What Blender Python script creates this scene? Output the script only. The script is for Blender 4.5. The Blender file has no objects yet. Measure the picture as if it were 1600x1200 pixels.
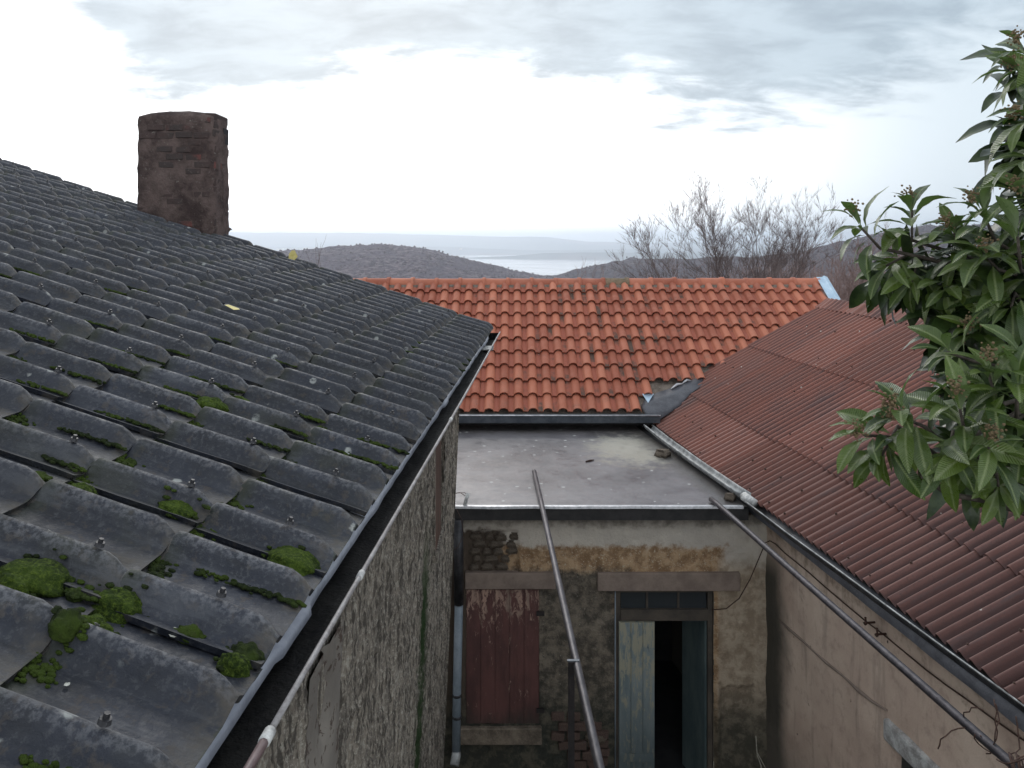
import bpy, bmesh, math, random
from mathutils import Vector, Matrix, noise as mn
R = math.radians
random.seed(7)
sc = bpy.context.scene
C = sc.collection
# ------------------------------------------------------------------ camera
F = 1250.0
HOR = 375.0
cam_d = bpy.data.cameras.new('camera'); cam = bpy.data.objects.new('camera', cam_d); C.objects.link(cam)
cam.location = (0, 0, 0); cam.rotation_euler = (R(90), 0, 0)
cam_d.sensor_width = 36; cam_d.lens = F / 1600 * 36
cam_d.shift_y = -(600 - HOR) / 1600
cam_d.clip_start = 0.05; cam_d.clip_end = 40000
sc.camera = cam
# ------------------------------------------------------------------ colour management
sc.view_settings.view_transform = 'Standard'; sc.view_settings.look = 'None'
sc.view_settings.exposure = 0.86; sc.view_settings.gamma = 1; sc.view_settings.use_curve_mapping = False
sc.cycles.max_bounces = 6; sc.cycles.volume_bounces = 3
# ------------------------------------------------------------------ sun (soft, behind the cloud deck, ahead and to the left)
SUN_EL, SUN_AZ = R(32), R(-12)          # azimuth measured from +Y towards +X
sd = bpy.data.lights.new('sun', 'SUN'); so = bpy.data.objects.new('sun', sd); C.objects.link(so)
sd.energy = 0.55; sd.angle = R(25); sd.color = (1.0, 0.97, 0.93)
sv = Vector((math.sin(SUN_AZ) * math.cos(SUN_EL), math.cos(SUN_AZ) * math.cos(SUN_EL), math.sin(SUN_EL)))
so.rotation_euler = sv.to_track_quat('Z', 'Y').to_euler()

# ------------------------------------------------------------------ node helper
class NT:
    def __init__(s, tree):
        s.t = tree; s.n = tree.nodes; s.l = tree.links
    def add(s, typ, **kw):
        n = s.n.new(typ)
        for k, v in kw.items(): setattr(n, k, v)
        return n
    def put(s, sock, v):
        if v is None: return
        if isinstance(v, bpy.types.NodeSocket): s.l.new(v, sock)
        else:
            if isinstance(v, (tuple, list)) and sock.type == 'RGBA' and len(v) == 3: v = (*v, 1)
            sock.default_value = v
    def math(s, op, a, b=None, c=None, clamp=False):
        n = s.add('ShaderNodeMath', operation=op, use_clamp=clamp)
        s.put(n.inputs[0], a); s.put(n.inputs[1], b)
        if c is not None: s.put(n.inputs[2], c)
        return n.outputs[0]
    def vmath(s, op, a, b=None):
        n = s.add('ShaderNodeVectorMath', operation=op)
        s.put(n.inputs[0], a)
        if b is not None: s.put(n.inputs[1], b)
        return n.outputs[0]
    def mix(s, f, a, b, mode='MIX'):
        n = s.add('ShaderNodeMix', data_type='RGBA', blend_type=mode)
        s.put(n.inputs[0], f); s.put(n.inputs[6], a); s.put(n.inputs[7], b)
        return n.outputs[2]
    def noise(s, vec, scale, detail=4, rough=.55, dist=0):
        n = s.add('ShaderNodeTexNoise'); s.put(n.inputs['Vector'], vec)
        n.inputs['Scale'].default_value = scale; n.inputs['Detail'].default_value = detail
        n.inputs['Roughness'].default_value = rough; n.inputs['Distortion'].default_value = dist
        return n.outputs[0]
    def voro(s, vec, scale, feature='F1', rnd=1):
        n = s.add('ShaderNodeTexVoronoi', feature=feature); s.put(n.inputs['Vector'], vec)
        n.inputs['Scale'].default_value = scale; n.inputs['Randomness'].default_value = rnd
        return n.outputs['Distance']
    def step(s, v, lo, hi, a=0.0, b=1.0):
        n = s.add('ShaderNodeMapRange', interpolation_type='SMOOTHSTEP')
        s.put(n.inputs[0], v); s.put(n.inputs[1], lo); s.put(n.inputs[2], hi)
        n.inputs[3].default_value = a; n.inputs[4].default_value = b
        return n.outputs[0]
    def scale(s, vec, xyz):
        return s.vmath('MULTIPLY', vec, xyz)
    def sep(s, vec):
        n = s.add('ShaderNodeSeparateXYZ'); s.put(n.inputs[0], vec); return n.outputs
    def comb(s, x, y, z):
        n = s.add('ShaderNodeCombineXYZ'); s.put(n.inputs[0], x); s.put(n.inputs[1], y); s.put(n.inputs[2], z)
        return n.outputs[0]

def mat(name, fn, **base):
    m = bpy.data.materials.new(name); m.use_nodes = True
    t = NT(m.node_tree); b = m.node_tree.nodes['Principled BSDF']
    co = t.add('ShaderNodeTexCoord').outputs['Object']
    r = fn(t, co) or {}
    if 'color' in r: t.put(b.inputs['Base Color'], r['color'])
    if 'rough' in r: t.put(b.inputs['Roughness'], r['rough'])
    if 'metal' in r: t.put(b.inputs['Metallic'], r['metal'])
    if 'alpha' in r: t.put(b.inputs['Alpha'], r['alpha'])
    if 'spec' in r: t.put(b.inputs['Specular IOR Level'], r['spec'])
    if 'trans' in r:
        t.put(b.inputs['Transmission Weight'], r['trans'])
    if 'height' in r:
        bp = t.add('ShaderNodeBump'); bp.inputs['Strength'].default_value = r.get('bs', .6)
        bp.inputs['Distance'].default_value = r.get('bd', .01)
        t.put(bp.inputs['Height'], r['height']); t.l.new(bp.outputs[0], b.inputs['Normal'])
    return m

# ------------------------------------------------------------------ world: overcast sky over a Nishita base
w = bpy.data.worlds.new('World'); sc.world = w; w.use_nodes = True
t = NT(w.node_tree); bg = w.node_tree.nodes['Background']
sky = t.add('ShaderNodeTexSky', sky_type='NISHITA'); sky.sun_disc = False
sky.sun_elevation = SUN_EL; sky.sun_rotation = SUN_AZ; sky.air_density = 1.5; sky.dust_density = 3
d = t.add('ShaderNodeTexCoord').outputs['Generated']
x, y, z = t.sep(d)
zz = t.math('MAXIMUM', z, 0.0)
den = t.math('ADD', zz, .22)
u = t.math('DIVIDE', x, den); v = t.math('DIVIDE', y, den)
pv = t.comb(u, v, 0.0)
n1 = t.noise(t.vmath('ADD', t.scale(pv, (1.0, 1.3, 1)), (3.7, 1.9, .4)), 1.25, 7, .58, .25)
n2 = t.noise(t.scale(pv, (1.0, 1.6, 1)), 4.2, 6, .6, .3)
n3 = t.noise(t.scale(pv, (.8, 1.0, 1)), .55, 3, .5)
az = t.math('ARCTAN2', x, y)
# cloud deck comes down over the upper frame, ragged lower edge, thinner to the left
edge = t.math('ADD', t.math('MULTIPLY', t.math('SUBTRACT', n1, .47), .26), t.math('MULTIPLY', t.math('SUBTRACT', n2, .5), .13))
left = t.step(az, -.62, -.42, .10, 0.0)
hgt = t.math('SUBTRACT', t.math('ADD', zz, edge), left)
la = t.math('DIVIDE', t.math('ADD', az, .36), .16)
hgt = t.math('ADD', hgt, t.math('MULTIPLY', t.math('EXPONENT', t.math('MULTIPLY', t.math('MULTIPLY', la, la), -1)), .10))
lb = t.math('DIVIDE', t.math('SUBTRACT', az, .25), .33)
hgt = t.math('ADD', hgt, t.math('MULTIPLY', t.math('EXPONENT', t.math('MULTIPLY', t.math('MULTIPLY', lb, lb), -1)), .07))
deck = t.step(hgt, .215, .285)
soft = t.step(t.math('ADD', zz, t.math('MULTIPLY', t.math('SUBTRACT', n3, .5), .2)), .02, .30)
dark = t.step(n2, .35, .70)
cgrey = t.mix(dark, (.295, .36, .415), (.19, .24, .29))
cgrey = t.mix(t.step(zz, .34, .75), cgrey, (.56, .60, .64))
right = t.step(az, .0, .55)
hz = t.mix(right, (1.25, 1.25, 1.28), (.44, .50, .545))
hz = t.mix(t.math('MULTIPLY', soft, .35), hz, (.40, .455, .51))
behind = t.step(y, .35, -.3)
hz = t.mix(behind, hz, (1.15, 1.19, 1.24))
hz = t.mix(t.step(zz, .0, .03), t.mix(.15, hz, (.65, .7, .76)), hz)
col = t.mix(t.math('MULTIPLY', deck, .9), hz, cgrey)
skyc = t.mix(1.0, sky.outputs[0], (.1, .1, .1), 'MULTIPLY')
col = t.mix(.04, col, skyc)
below = t.step(z, -.25, -.02)
col = t.mix(below, (.25, .25, .24), col)
t.put(bg.inputs[0], col); bg.inputs[1].default_value = 1.0

# ------------------------------------------------------------------ object helpers
def P(px, py, Y):
    return Vector(((px - 800) / F * Y, Y, -(py - HOR) / F * Y))
def tag(o, label=None, cat=None, group=None, kind=None):
    if label: o['label'] = label
    if cat: o['category'] = cat
    if group: o['group'] = group
    if kind: o['kind'] = kind
    return o
def thing(name, loc, label, cat, group=None):
    o = bpy.data.objects.new(name, None); o.empty_display_size = .1; C.objects.link(o)
    o.location = loc
    return tag(o, label, cat, group)
def wloc(o):
    v = Vector(o.location)
    while o.parent: o = o.parent; v = v + Vector(o.location)
    return v
def link(name, me, parent=None, loc=(0, 0, 0), rot=None, scale=None):
    o = bpy.data.objects.new(name, me); C.objects.link(o)
    L = Vector(loc)
    if parent:
        o.parent = parent; L = L - wloc(parent)
    o.location = L
    if rot is not None: o.rotation_euler = rot
    if scale is not None: o.scale = scale
    return o
def mesh(name, vs, fs, m, smooth=False):
    me = bpy.data.meshes.new(name); me.from_pydata([tuple(v) for v in vs], [], fs)
    if smooth: me.shade_smooth()
    if m: me.materials.append(m)
    me.update(); return me
class MB:
    def __init__(s): s.v = []; s.f = []
    def quadbox(s, c8):
        b = len(s.v); s.v += [Vector(c) for c in c8]
        for q in ((0,3,2,1),(4,5,6,7),(0,1,5,4),(1,2,6,5),(2,3,7,6),(3,0,4,7)): s.f.append(tuple(b + i for i in q))
    def box(s, x0, x1, y0, y1, z0, z1):
        s.quadbox([(x0,y0,z0),(x1,y0,z0),(x1,y1,z0),(x0,y1,z0),(x0,y0,z1),(x1,y0,z1),(x1,y1,z1),(x0,y1,z1)])
        return s
    def obox(s, c, ex, ey, ez):       # centre + three half vectors
        c, ex, ey, ez = map(Vector, (c, ex, ey, ez))
        s.quadbox([c-ex-ey-ez, c+ex-ey-ez, c+ex+ey-ez, c-ex+ey-ez, c-ex-ey+ez, c+ex-ey+ez, c+ex+ey+ez, c-ex+ey+ez])
        return s
    def tube(s, pts, rad, n=8, cap=True):
        pts = [Vector(p) for p in pts]
        if not isinstance(rad, (list, tuple)): rad = [rad] * len(pts)
        b = len(s.v); k = len(pts)
        up = None
        for i, p in enumerate(pts):
            d = (pts[min(i+1, k-1)] - pts[max(i-1, 0)])
            if d.length < 1e-9: d = Vector((0, 0, 1))
            d.normalize()
            if up is None:
                up = Vector((0, 0, 1)) if abs(d.z) < .9 else Vector((1, 0, 0))
            a = d.cross(up); a.normalize(); c = a.cross(d); up = c
            for j in range(n):
                th = 2 * math.pi * j / n
                s.v.append(p + (a * math.cos(th) + c * math.sin(th)) * rad[i])
        for i in range(k - 1):
            for j in range(n):
                j2 = (j + 1) % n
                s.f.append((b+i*n+j, b+i*n+j2, b+(i+1)*n+j2, b+(i+1)*n+j))
        if cap:
            s.f.append(tuple(b + j for j in range(n))[::-1]); s.f.append(tuple(b + (k-1)*n + j for j in range(n)))
        return s
    def build(s, name, m, parent=None, smooth=False, loc=(0,0,0)):
        return link(name, mesh(name, s.v, s.f, m, smooth), parent, loc)
def bevel(o, wd=.004, seg=1):
    md = o.modifiers.new('bevel', 'BEVEL'); md.width = wd; md.segments = seg; md.limit_method = 'ANGLE'
    return o
def fb(p, sc_, oct_=3):               # fractal noise, about -1..1
    return mn.fractal(Vector(p) * sc_, .9, 2.1, oct_)

# ------------------------------------------------------------------ materials
LD_A = None
def m_grey(t, co):
    oi = t.add('ShaderNodeObjectInfo')
    wp = t.add('ShaderNodeNewGeometry').outputs['Position']
    n = t.noise(wp, 7, 6, .65); f = t.noise(wp, 90, 4, .7); g = t.noise(wp, 28, 4, .65)
    c = t.mix(t.step(n, .3, .7), (.0065, .0082, .0135), (.019, .023, .035))
    c = t.mix(t.math('MULTIPLY', t.step(f, .5, .68), .5), c, (.064, .066, .072))
    c = t.mix(t.math('MULTIPLY', t.step(g, .54, .66), .6), c, (.058, .048, .040))
    li = t.voro(t.vmath('ADD', wp, t.scale(t.comb(f, g, n), (.02, .02, .02))), 11)
    c = t.mix(t.math('MULTIPLY', t.step(li, .17, .11), t.step(n, .50, .58)), c, (.26, .27, .26))
    gr = t.noise(wp, 3.1, 5, .6)
    c = t.mix(t.math('MULTIPLY', t.step(gr, .55, .68), .35), c, (.036, .038, .022))
    # position on the tile pattern: dirt gathers in the laps and at the lower ends, crests are worn paler
    rel = t.vmath('SUBTRACT', wp, (-.504, 0, -.72))
    def dot(vec):
        n_ = t.add('ShaderNodeVectorMath', operation='DOT_PRODUCT'); t.put(n_.inputs[0], rel); n_.inputs[1].default_value = vec; return n_.outputs['Value']
    qa = t.math('ADD', t.math('DIVIDE', t.math('SUBTRACT', dot(DUAL_A), 1.395), .184), t.math('MULTIPLY', t.math('SUBTRACT', g, .5), .12))
    qt = t.math('DIVIDE', t.math('ADD', dot(DUAL_T), .015), .285)
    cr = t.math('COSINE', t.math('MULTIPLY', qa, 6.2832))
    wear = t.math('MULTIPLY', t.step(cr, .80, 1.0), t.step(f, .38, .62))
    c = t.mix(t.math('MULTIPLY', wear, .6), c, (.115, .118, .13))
    fr = t.math('FRACT', t.math('ADD', qt, t.math('MULTIPLY', t.math('SUBTRACT', g, .5), .14)))
    crust = t.math('MULTIPLY', t.step(fr, .24, .02), t.step(g, .40, .58))
    c = t.mix(t.math('MULTIPLY', crust, .5), c, (.075, .066, .052))
    lap = t.math('MULTIPLY', t.step(fr, .82, .98), t.step(gr, .40, .55))
    c = t.mix(t.math('MULTIPLY', lap, .8), c, (.016, .020, .010))
    runs = t.noise(t.comb(t.math('MULTIPLY', dot(DUAL_A), 26.0), t.math('MULTIPLY', dot(DUAL_T), 2.2), 0.0), 1.0, 5, .65)
    c = t.mix(t.math('MULTIPLY', t.step(runs, .54, .68), .5), c, (.066, .070, .080))
    c = t.mix(t.math('MULTIPLY', t.step(runs, .44, .32), .6), c, (.010, .011, .013))
    v = t.math('MULTIPLY_ADD', oi.outputs['Random'], .35, .82)
    c = t.mix(1.0, c, t.comb(v, v, v), 'MULTIPLY')
    h = t.math('ADD', t.math('MULTIPLY', f, .6), g)
    return dict(color=c, rough=t.step(g, .3, .7, .50, .78), height=h, bs=.6, bd=.006, spec=.42)
_d, _u = Vector((.052, 1, 0)), Vector((-1, .1365, .323)); _n = _d.cross(_u).normalized()
DUAL_A = tuple(_u.cross(_n) / _d.dot(_u.cross(_n))); DUAL_T = tuple(_n.cross(_d) / _u.dot(_n.cross(_d)))
M_GREY = mat('fibre_cement_grey', m_grey)
def m_moss(t, co):
    wp = t.add('ShaderNodeNewGeometry').outputs['Position']
    f = t.noise(wp, 140, 4, .7); n = t.noise(wp, 14, 3)
    c = t.mix(t.step(n, .35, .65), (.014, .026, .005), (.042, .070, .009))
    c = t.mix(t.step(f, .4, .75), c, (.09, .13, .018))
    return dict(color=c, rough=.95, height=f, bs=1.0, bd=.012, spec=.15)
M_MOSS = mat('moss_green', m_moss)
def m_moss_d(t, co):
    wp = t.add('ShaderNodeNewGeometry').outputs['Position']
    f = t.noise(wp, 120, 4, .7); n = t.noise(wp, 9, 3)
    c = t.mix(t.step(n, .4, .6), (.012, .019, .006), (.042, .066, .010))
    return dict(color=t.mix(t.step(f, .45, .8), c, (.045, .06, .016)), rough=.95, height=f, bs=1.0, bd=.01, spec=.15)
M_MOSSD = mat('moss_dark', m_moss_d)
def m_orange(t, co):
    oi = t.add('ShaderNodeObjectInfo')
    wp = t.add('ShaderNodeNewGeometry').outputs['Position']
    n = t.noise(wp, 5, 5, .6); f = t.noise(wp, 60, 4, .7)
    rr = oi.outputs['Random']
    c = t.mix(rr, (.25, .068, .037), (.44, .150, .085))
    c = t.mix(t.math('MULTIPLY', t.step(n, .4, .7), .5), c, (.40, .155, .10))
    c = t.mix(t.math('MULTIPLY', t.step(f, .55, .75), .4), c, (.25, .10, .07))
    dirt = t.noise(wp, 2.2, 5, .7)
    c = t.mix(t.math('MULTIPLY', t.math('MULTIPLY', t.step(dirt, .56, .70), .5), t.step(f, .35, .6)), c, (.10, .075, .06))
    return dict(color=c, rough=.72, height=f, bs=.25, bd=.004, spec=.35)
M_OR = mat('terracotta', m_orange)
def m_orpan(t, co):
    wp = t.add('ShaderNodeNewGeometry').outputs['Position']
    n = t.noise(wp, 3.0, 5, .65); f = t.noise(wp, 45, 4, .7)
    xx, yy, zc = t.sep(wp)
    dn = t.math('SUBTRACT', n, t.math('MULTIPLY', t.math('ABSOLUTE', t.math('SUBTRACT', xx, 1.6)), .045))
    c = t.mix(t.step(dn, .45, .62), (.32, .105, .070), (.10, .070, .056))
    c = t.mix(t.math('MULTIPLY', t.step(f, .62, .72), .6), c, (.28, .23, .18))
    return dict(color=c, rough=.85, height=f, bs=.5, bd=.004, spec=.2)
M_ORP = mat('terracotta_dirty_pan', m_orpan)
def m_red(t, co):
    oi = t.add('ShaderNodeObjectInfo')
    wp = t.add('ShaderNodeNewGeometry').outputs['Position']
    xx, yy, zc = t.sep(wp)
    n = t.noise(wp, 2.2, 6, .65); f = t.noise(wp, 70, 5, .75)
    st = t.noise(t.scale(wp, (.9, 9, .9)), 1.4, 5, .7)
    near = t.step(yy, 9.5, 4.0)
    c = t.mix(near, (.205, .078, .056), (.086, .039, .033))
    c = t.mix(t.math('MULTIPLY', t.step(n, .35, .7), .6), c, (.165, .085, .072))
    c = t.mix(t.math('MULTIPLY', t.step(st, .54, .70), .55), c, (.075, .06, .062))
    c = t.mix(t.math('MULTIPLY', t.step(f, .50, .68), .6), c, (.06, .042, .040))
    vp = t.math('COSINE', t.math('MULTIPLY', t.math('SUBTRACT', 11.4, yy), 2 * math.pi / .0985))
    c = t.mix(t.math('MULTIPLY', t.step(vp, .25, -.8), t.step(n, .30, .62, .35, .75)), c, (.050, .030, .030))  # valley grime, with rib shade painted in for contrast
    c = t.mix(t.math('MULTIPLY', t.step(vp, .75, 1.0), .35), c, (.30, .19, .165))  # painted light line along the rib crests
    li = t.voro(wp, 5.5)
    c = t.mix(t.step(li, .06, .035), c, (.42, .38, .34))
    v = t.math('MULTIPLY_ADD', oi.outputs['Random'], .3, .85)
    c = t.mix(1.0, c, t.comb(v, v, v), 'MULTIPLY')
    return dict(color=c, rough=.72, height=f, bs=.5, bd=.004, spec=.35)
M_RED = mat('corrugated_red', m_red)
def m_slab(t, co):
    xx, yy, zc = t.sep(co)
    n = t.noise(co, 1.6, 6, .6); f = t.noise(co, 40, 4, .7); g = t.noise(co, 7, 5, .65)
    c = t.mix(t.step(n, .35, .65), (.085, .080, .088), (.155, .147, .156))
    # dry lichen-stained corner near the far right
    da = t.vmath('SUBTRACT', co, (1.45, 9.6, -2.5)); ax, ay, az_ = t.sep(da)
    dd = t.math('SQRT', t.math('ADD', t.math('POWER', t.math('MULTIPLY', ax, 1.4), 2), t.math('POWER', ay, 2)))
    dd = t.math('ADD', dd, t.math('MULTIPLY', t.math('SUBTRACT', g, .5), 1.6))
    c = t.mix(t.math('MULTIPLY', t.step(dd, .95, .35), .7), c, (.42, .40, .33))
    bk = t.math('ADD', yy, t.math('MULTIPLY', t.math('SUBTRACT', g, .5), .9))
    c = t.mix(t.math('MULTIPLY', t.step(bk, 10.1, 10.75), .8), c, (.07, .062, .055))
    rt = t.math('ADD', t.math('ADD', xx, t.math('MULTIPLY', yy, .17)), t.math('MULTIPLY', t.math('SUBTRACT', g, .5), .5))
    c = t.mix(t.math('MULTIPLY', t.step(rt, 3.12, 3.4), .8), c, (.06, .055, .05))
    li = t.voro(t.vmath('ADD', co, t.scale(t.comb(f, g, 0.0), (.03, .03, 0))), 6.5)
    lm = t.math('MULTIPLY', t.step(t.math('ADD', li, t.math('MULTIPLY', g, .28)), .27, .235), t.step(t.math('ADD', t.noise(co, 1.1, 2), t.math('MULTIPLY', xx, -.06)), .40, .5))
    c = t.mix(lm, c, (.46, .46, .45))
    ro = t.step(g, .3, .7, .28, .5)
    return dict(color=c, rough=t.math('ADD', ro, t.math('MULTIPLY', lm, .4)), height=t.math('ADD', f, t.math('MULTIPLY', n, 4)), bs=.25, bd=.006, spec=.5)
M_SLAB = mat('wet_concrete_slab', m_slab)
def m_facade(t, co):
    xx, yy, zc = t.sep(co)
    n = t.noise(co, 2.0, 6, .62); g = t.noise(co, 9, 6, .7); f = t.noise(co, 48, 5, .75)
    c = t.mix(t.step(n, .35, .65), (.46, .42, .37), (.56, .51, .44))
    # eroded ochre render band above the lintels
    zb = t.math('ADD', zc, t.math('MULTIPLY', t.math('SUBTRACT', g, .5), .22))
    band = t.math('MULTIPLY', t.step(zb, -2.90, -2.97), t.step(t.math('ADD', xx, t.math('MULTIPLY', g, .3)), 2.25, 2.1))
    c = t.mix(band, c, t.mix(t.step(g, .38, .62), (.22, .135, .075), (.42, .29, .175)))
    c = t.mix(t.math('MULTIPLY', band, t.step(f, .55, .66)), c, (.48, .42, .32))
    # bare dark mortar between shutter and door
    ex = t.math('ADD', xx, t.math('MULTIPLY', t.math('SUBTRACT', n, .5), .5))
    dk = t.math('MULTIPLY', t.step(zb, -3.10, -3.22), t.step(ex, 1.15, 1.0))
    c = t.mix(dk, c, t.mix(t.step(g, .35, .65), (.060, .053, .044), (.19, .16, .125)))
    c = t.mix(t.math('MULTIPLY', dk, t.step(f, .6, .7)), c, (.30, .27, .22))
    # left corner bare
    lf = t.math('MULTIPLY', t.step(ex, .02, -.15), t.step(zb, -2.74, -2.82))
    c = t.mix(lf, c, (.085, .065, .05))
    # right jamb tan render
    rj = t.math('MULTIPLY', t.step(xx, 1.95, 2.0), t.step(zb, -3.0, -3.2))
    c = t.mix(rj, c, t.mix(t.step(g, .4, .6), (.28, .22, .16), (.42, .345, .26)))
    # rising damp with algae
    lo = t.step(zb, -4.1, -4.75)
    c = t.mix(t.math('MULTIPLY', lo, .85), c, t.mix(t.step(g, .45, .6), (.030, .034, .028), (.075, .07, .052)))
    tp = t.step(zb, -2.78, -2.66)  # painted shade strip along the wall top, below the slab overhang
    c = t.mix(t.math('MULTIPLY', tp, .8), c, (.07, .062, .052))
    h = t.math('ADD', t.math('MULTIPLY', g, 2), f)
    return dict(color=c, rough=.92, height=h, bs=.9, bd=.012, spec=.2)
M_FAC = mat('old_render', m_facade)
def m_lwall(t, co):
    xx, yy, zc = t.sep(co)
    n = t.noise(co, 1.7, 5, .6); g = t.noise(co, 13, 6, .72); f = t.noise(co, 60, 5, .75)
    s1 = t.noise(t.scale(co, (1, 1, .12)), 9, 5, .7)
    c = t.mix(t.step(n, .3, .7), (.24, .21, .175), (.35, .305, .25))
    c = t.mix(t.math('MULTIPLY', t.step(g, .50, .60), .7), c, (.18, .16, .14))
    c = t.mix(t.math('MULTIPLY', t.step(f, .50, .60), .8), c, (.52, .48, .41))
    c = t.mix(t.math('MULTIPLY', t.step(s1, .52, .66), .6), c, (.10, .09, .078))
    s2 = t.noise(t.scale(co, (1, 1, .16)), 38, 4, .7)
    c = t.mix(t.math('MULTIPLY', t.step(s2, .49, .58), .8), c, (.065, .057, .05))
    c = t.mix(t.math('MULTIPLY', t.step(s2, .42, .34), .5), c, (.56, .52, .45))
    al = t.math('ABSOLUTE', t.math('SUBTRACT', yy, 4.78))
    al = t.math('ADD', al, t.math('MULTIPLY', t.math('SUBTRACT', g, .5), .5))
    c = t.mix(t.math('MULTIPLY', t.step(al, .22, .02), t.step(zc, -1.6, -2.2)), c, (.03, .055, .02))
    c = t.mix(t.math('MULTIPLY', t.step(zc, -2.6, -4.6), .6), c, (.075, .066, .058))
    return dict(color=c, rough=.95, height=t.math('ADD', t.math('MULTIPLY', g, 2.5), f), bs=1.0, bd=.02, spec=.15)
M_LW = mat('roughcast', m_lwall)
def m_patch(t, co):
    n = t.noise(co, 4, 5, .6); g = t.noise(co, 16, 5, .7)
    c = t.mix(t.step(n, .35, .65), (.13, .115, .10), (.20, .18, .155))
    c = t.mix(t.step(g, .56, .60), c, (.055, .036, .027))
    return dict(color=c, rough=.9, height=g, bs=.6, bd=.008)
M_PATCH = mat('smooth_plaster_patch', m_patch)
def m_rwall(t, co):
    xx, yy, zc = t.sep(co)
    n = t.noise(co, 1.3, 6, .6); g = t.noise(co, 9, 6, .7); f = t.noise(co, 55, 5, .7)
    c = t.mix(t.step(n, .32, .68), (.44, .335, .27), (.56, .45, .365))
    c = t.mix(t.math('MULTIPLY', t.step(g, .50, .68), .45), c, (.27, .20, .165))
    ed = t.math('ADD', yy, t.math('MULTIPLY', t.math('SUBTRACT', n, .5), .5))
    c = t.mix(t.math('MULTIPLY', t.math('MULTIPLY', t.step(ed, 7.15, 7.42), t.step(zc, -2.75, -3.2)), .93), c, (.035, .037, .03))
    lo = t.math('ADD', zc, t.math('MULTIPLY', t.math('SUBTRACT', g, .5), .6))
    c = t.mix(t.math('MULTIPLY', t.step(lo, -4.2, -5.0), .6), c, (.14, .12, .10))
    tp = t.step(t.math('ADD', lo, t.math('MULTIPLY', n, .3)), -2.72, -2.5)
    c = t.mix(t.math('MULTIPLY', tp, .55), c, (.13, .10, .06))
    st = t.noise(t.scale(co, (3, 3, .35)), 3, 5, .65)
    c = t.mix(t.math('MULTIPLY', t.step(st, .52, .7), .35), c, (.11, .09, .08))
    bl = t.voro(t.vmath('ADD', co, t.scale(t.comb(g, n, f), (.1, .1, .1))), 5)
    c = t.mix(t.step(bl, .07, .05), c, (.06, .045, .04))
    return dict(color=c, rough=.9, height=t.math('ADD', g, t.math('MULTIPLY', f, .5)), bs=.6, bd=.01, spec=.2)
M_RW = mat('pinkish_render', m_rwall)
def simple(name, c1, c2, scale=12, rough=.7, metal=0, bs=.3, bd=.004, spec=.4, stretch=(1, 1, 1), lo=.35, hi=.65):
    def fn(t, co):
        v = t.scale(co, stretch)
        n = t.noise(v, scale, 6, .65); f = t.noise(v, scale * 6, 3, .7)
        k = t.step(t.math('ADD', t.math('MULTIPLY', n, .75), t.math('MULTIPLY', f, .25)), lo, hi)
        return dict(color=t.mix(k, c1, c2), rough=t.math('ADD', rough, t.math('MULTIPLY', t.math('SUBTRACT', f, .5), .2)), metal=metal, height=t.math('ADD', n, f), bs=bs, bd=bd, spec=spec)
    return mat(name, fn)
M_ZINC = simple('old_zinc', (.16, .165, .165), (.40, .41, .41), 9, .55, .3)
M_BAND = simple('flashing_band', (.20, .21, .25), (.34, .35, .40), 6, .4, .2)
M_RIM = simple('gutter_rim_paint', (.13, .115, .115), (.27, .26, .26), 20, .5, 0)
M_RIMB = simple('gutter_rim_brown', (.09, .06, .06), (.16, .11, .11), 12, .5)
M_DGUT = simple('dark_wet_gutter', (.004, .004, .005), (.018, .017, .016), 12, .7, 0, .6, .01, .15)
M_DKM = simple('dark_metal', (.02, .02, .023), (.06, .06, .065), 12, .5, .4)
M_GUT2 = simple('grey_steel_gutter', (.07, .08, .095), (.13, .145, .165), 8, .45, .5)
M_DRIP = simple('drip_edge_metal', (.35, .36, .38), (.6, .6, .62), 20, .4, .5)
M_TAR_SHADE = simple('tar_and_shade', (.010, .010, .011), (.03, .028, .028), 8, .7)  # near-black: tar, plus shade under slab and eave put into the colour
M_PIPE = simple('weathered_steel_pipe', (.045, .042, .048), (.11, .104, .112), 22, .45, .4, stretch=(1, .3, 1))
M_POST = simple('dark_post', (.012, .011, .012), (.03, .024, .024), 14, .55, .3)
M_PVC = simple('grey_pvc', (.13, .16, .19), (.20, .235, .27), 7, .45)
M_WHITE = simple('chipped_white', (.25, .25, .25), (.62, .62, .60), 22, .6)
M_CABLE = simple('rusty_cable', (.03, .014, .010), (.07, .035, .024), 30, .8)
M_STONE = simple('rubble_stone', (.085, .068, .052), (.21, .17, .13), 9, .9, 0, .8, .012)
M_BRICK = simple('dark_brick', (.045, .030, .026), (.13, .085, .068), 14, .9, 0, .7, .008)
M_CONC = simple('lintel_concrete', (.150, .115, .095), (.225, .175, .145), 6, .85, 0, .3, .004)
M_PALEC = simple('pale_lintel', (.22, .21, .20), (.46, .46, .45), 14, .85, 0, .6, .008)
M_MORT = simple('ridge_mortar', (.10, .08, .065), (.21, .175, .145), 12, .95, 0, .8, .01)
M_CAPR = simple('ridge_cap_mossy', (.10, .085, .05), (.22, .15, .10), 12, .9, 0, .6, .006)
M_BLUE = simple('light_steel_flashing', (.33, .45, .56), (.48, .60, .70), 6, .35, .3)
M_FLASH = simple('bitumen_flashing', (.050, .052, .062), (.090, .092, .105), 7, .5, 0, .4, .01)
M_WOODB = simple('brown_shutter_wood', (.045, .024, .016), (.10, .055, .038), 9, .7, 0, .5, .006, stretch=(1, 1, .15))
M_FRAME = simple('weathered_door_frame', (.035, .03, .026), (.085, .07, .055), 8, .8, 0, .5, .005, stretch=(.3, 1, .3))
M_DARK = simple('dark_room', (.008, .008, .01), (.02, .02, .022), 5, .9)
M_BARK = simple('loquat_bark', (.035, .028, .022), (.09, .075, .06), 30, .9, 0, .8, .006)
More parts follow.
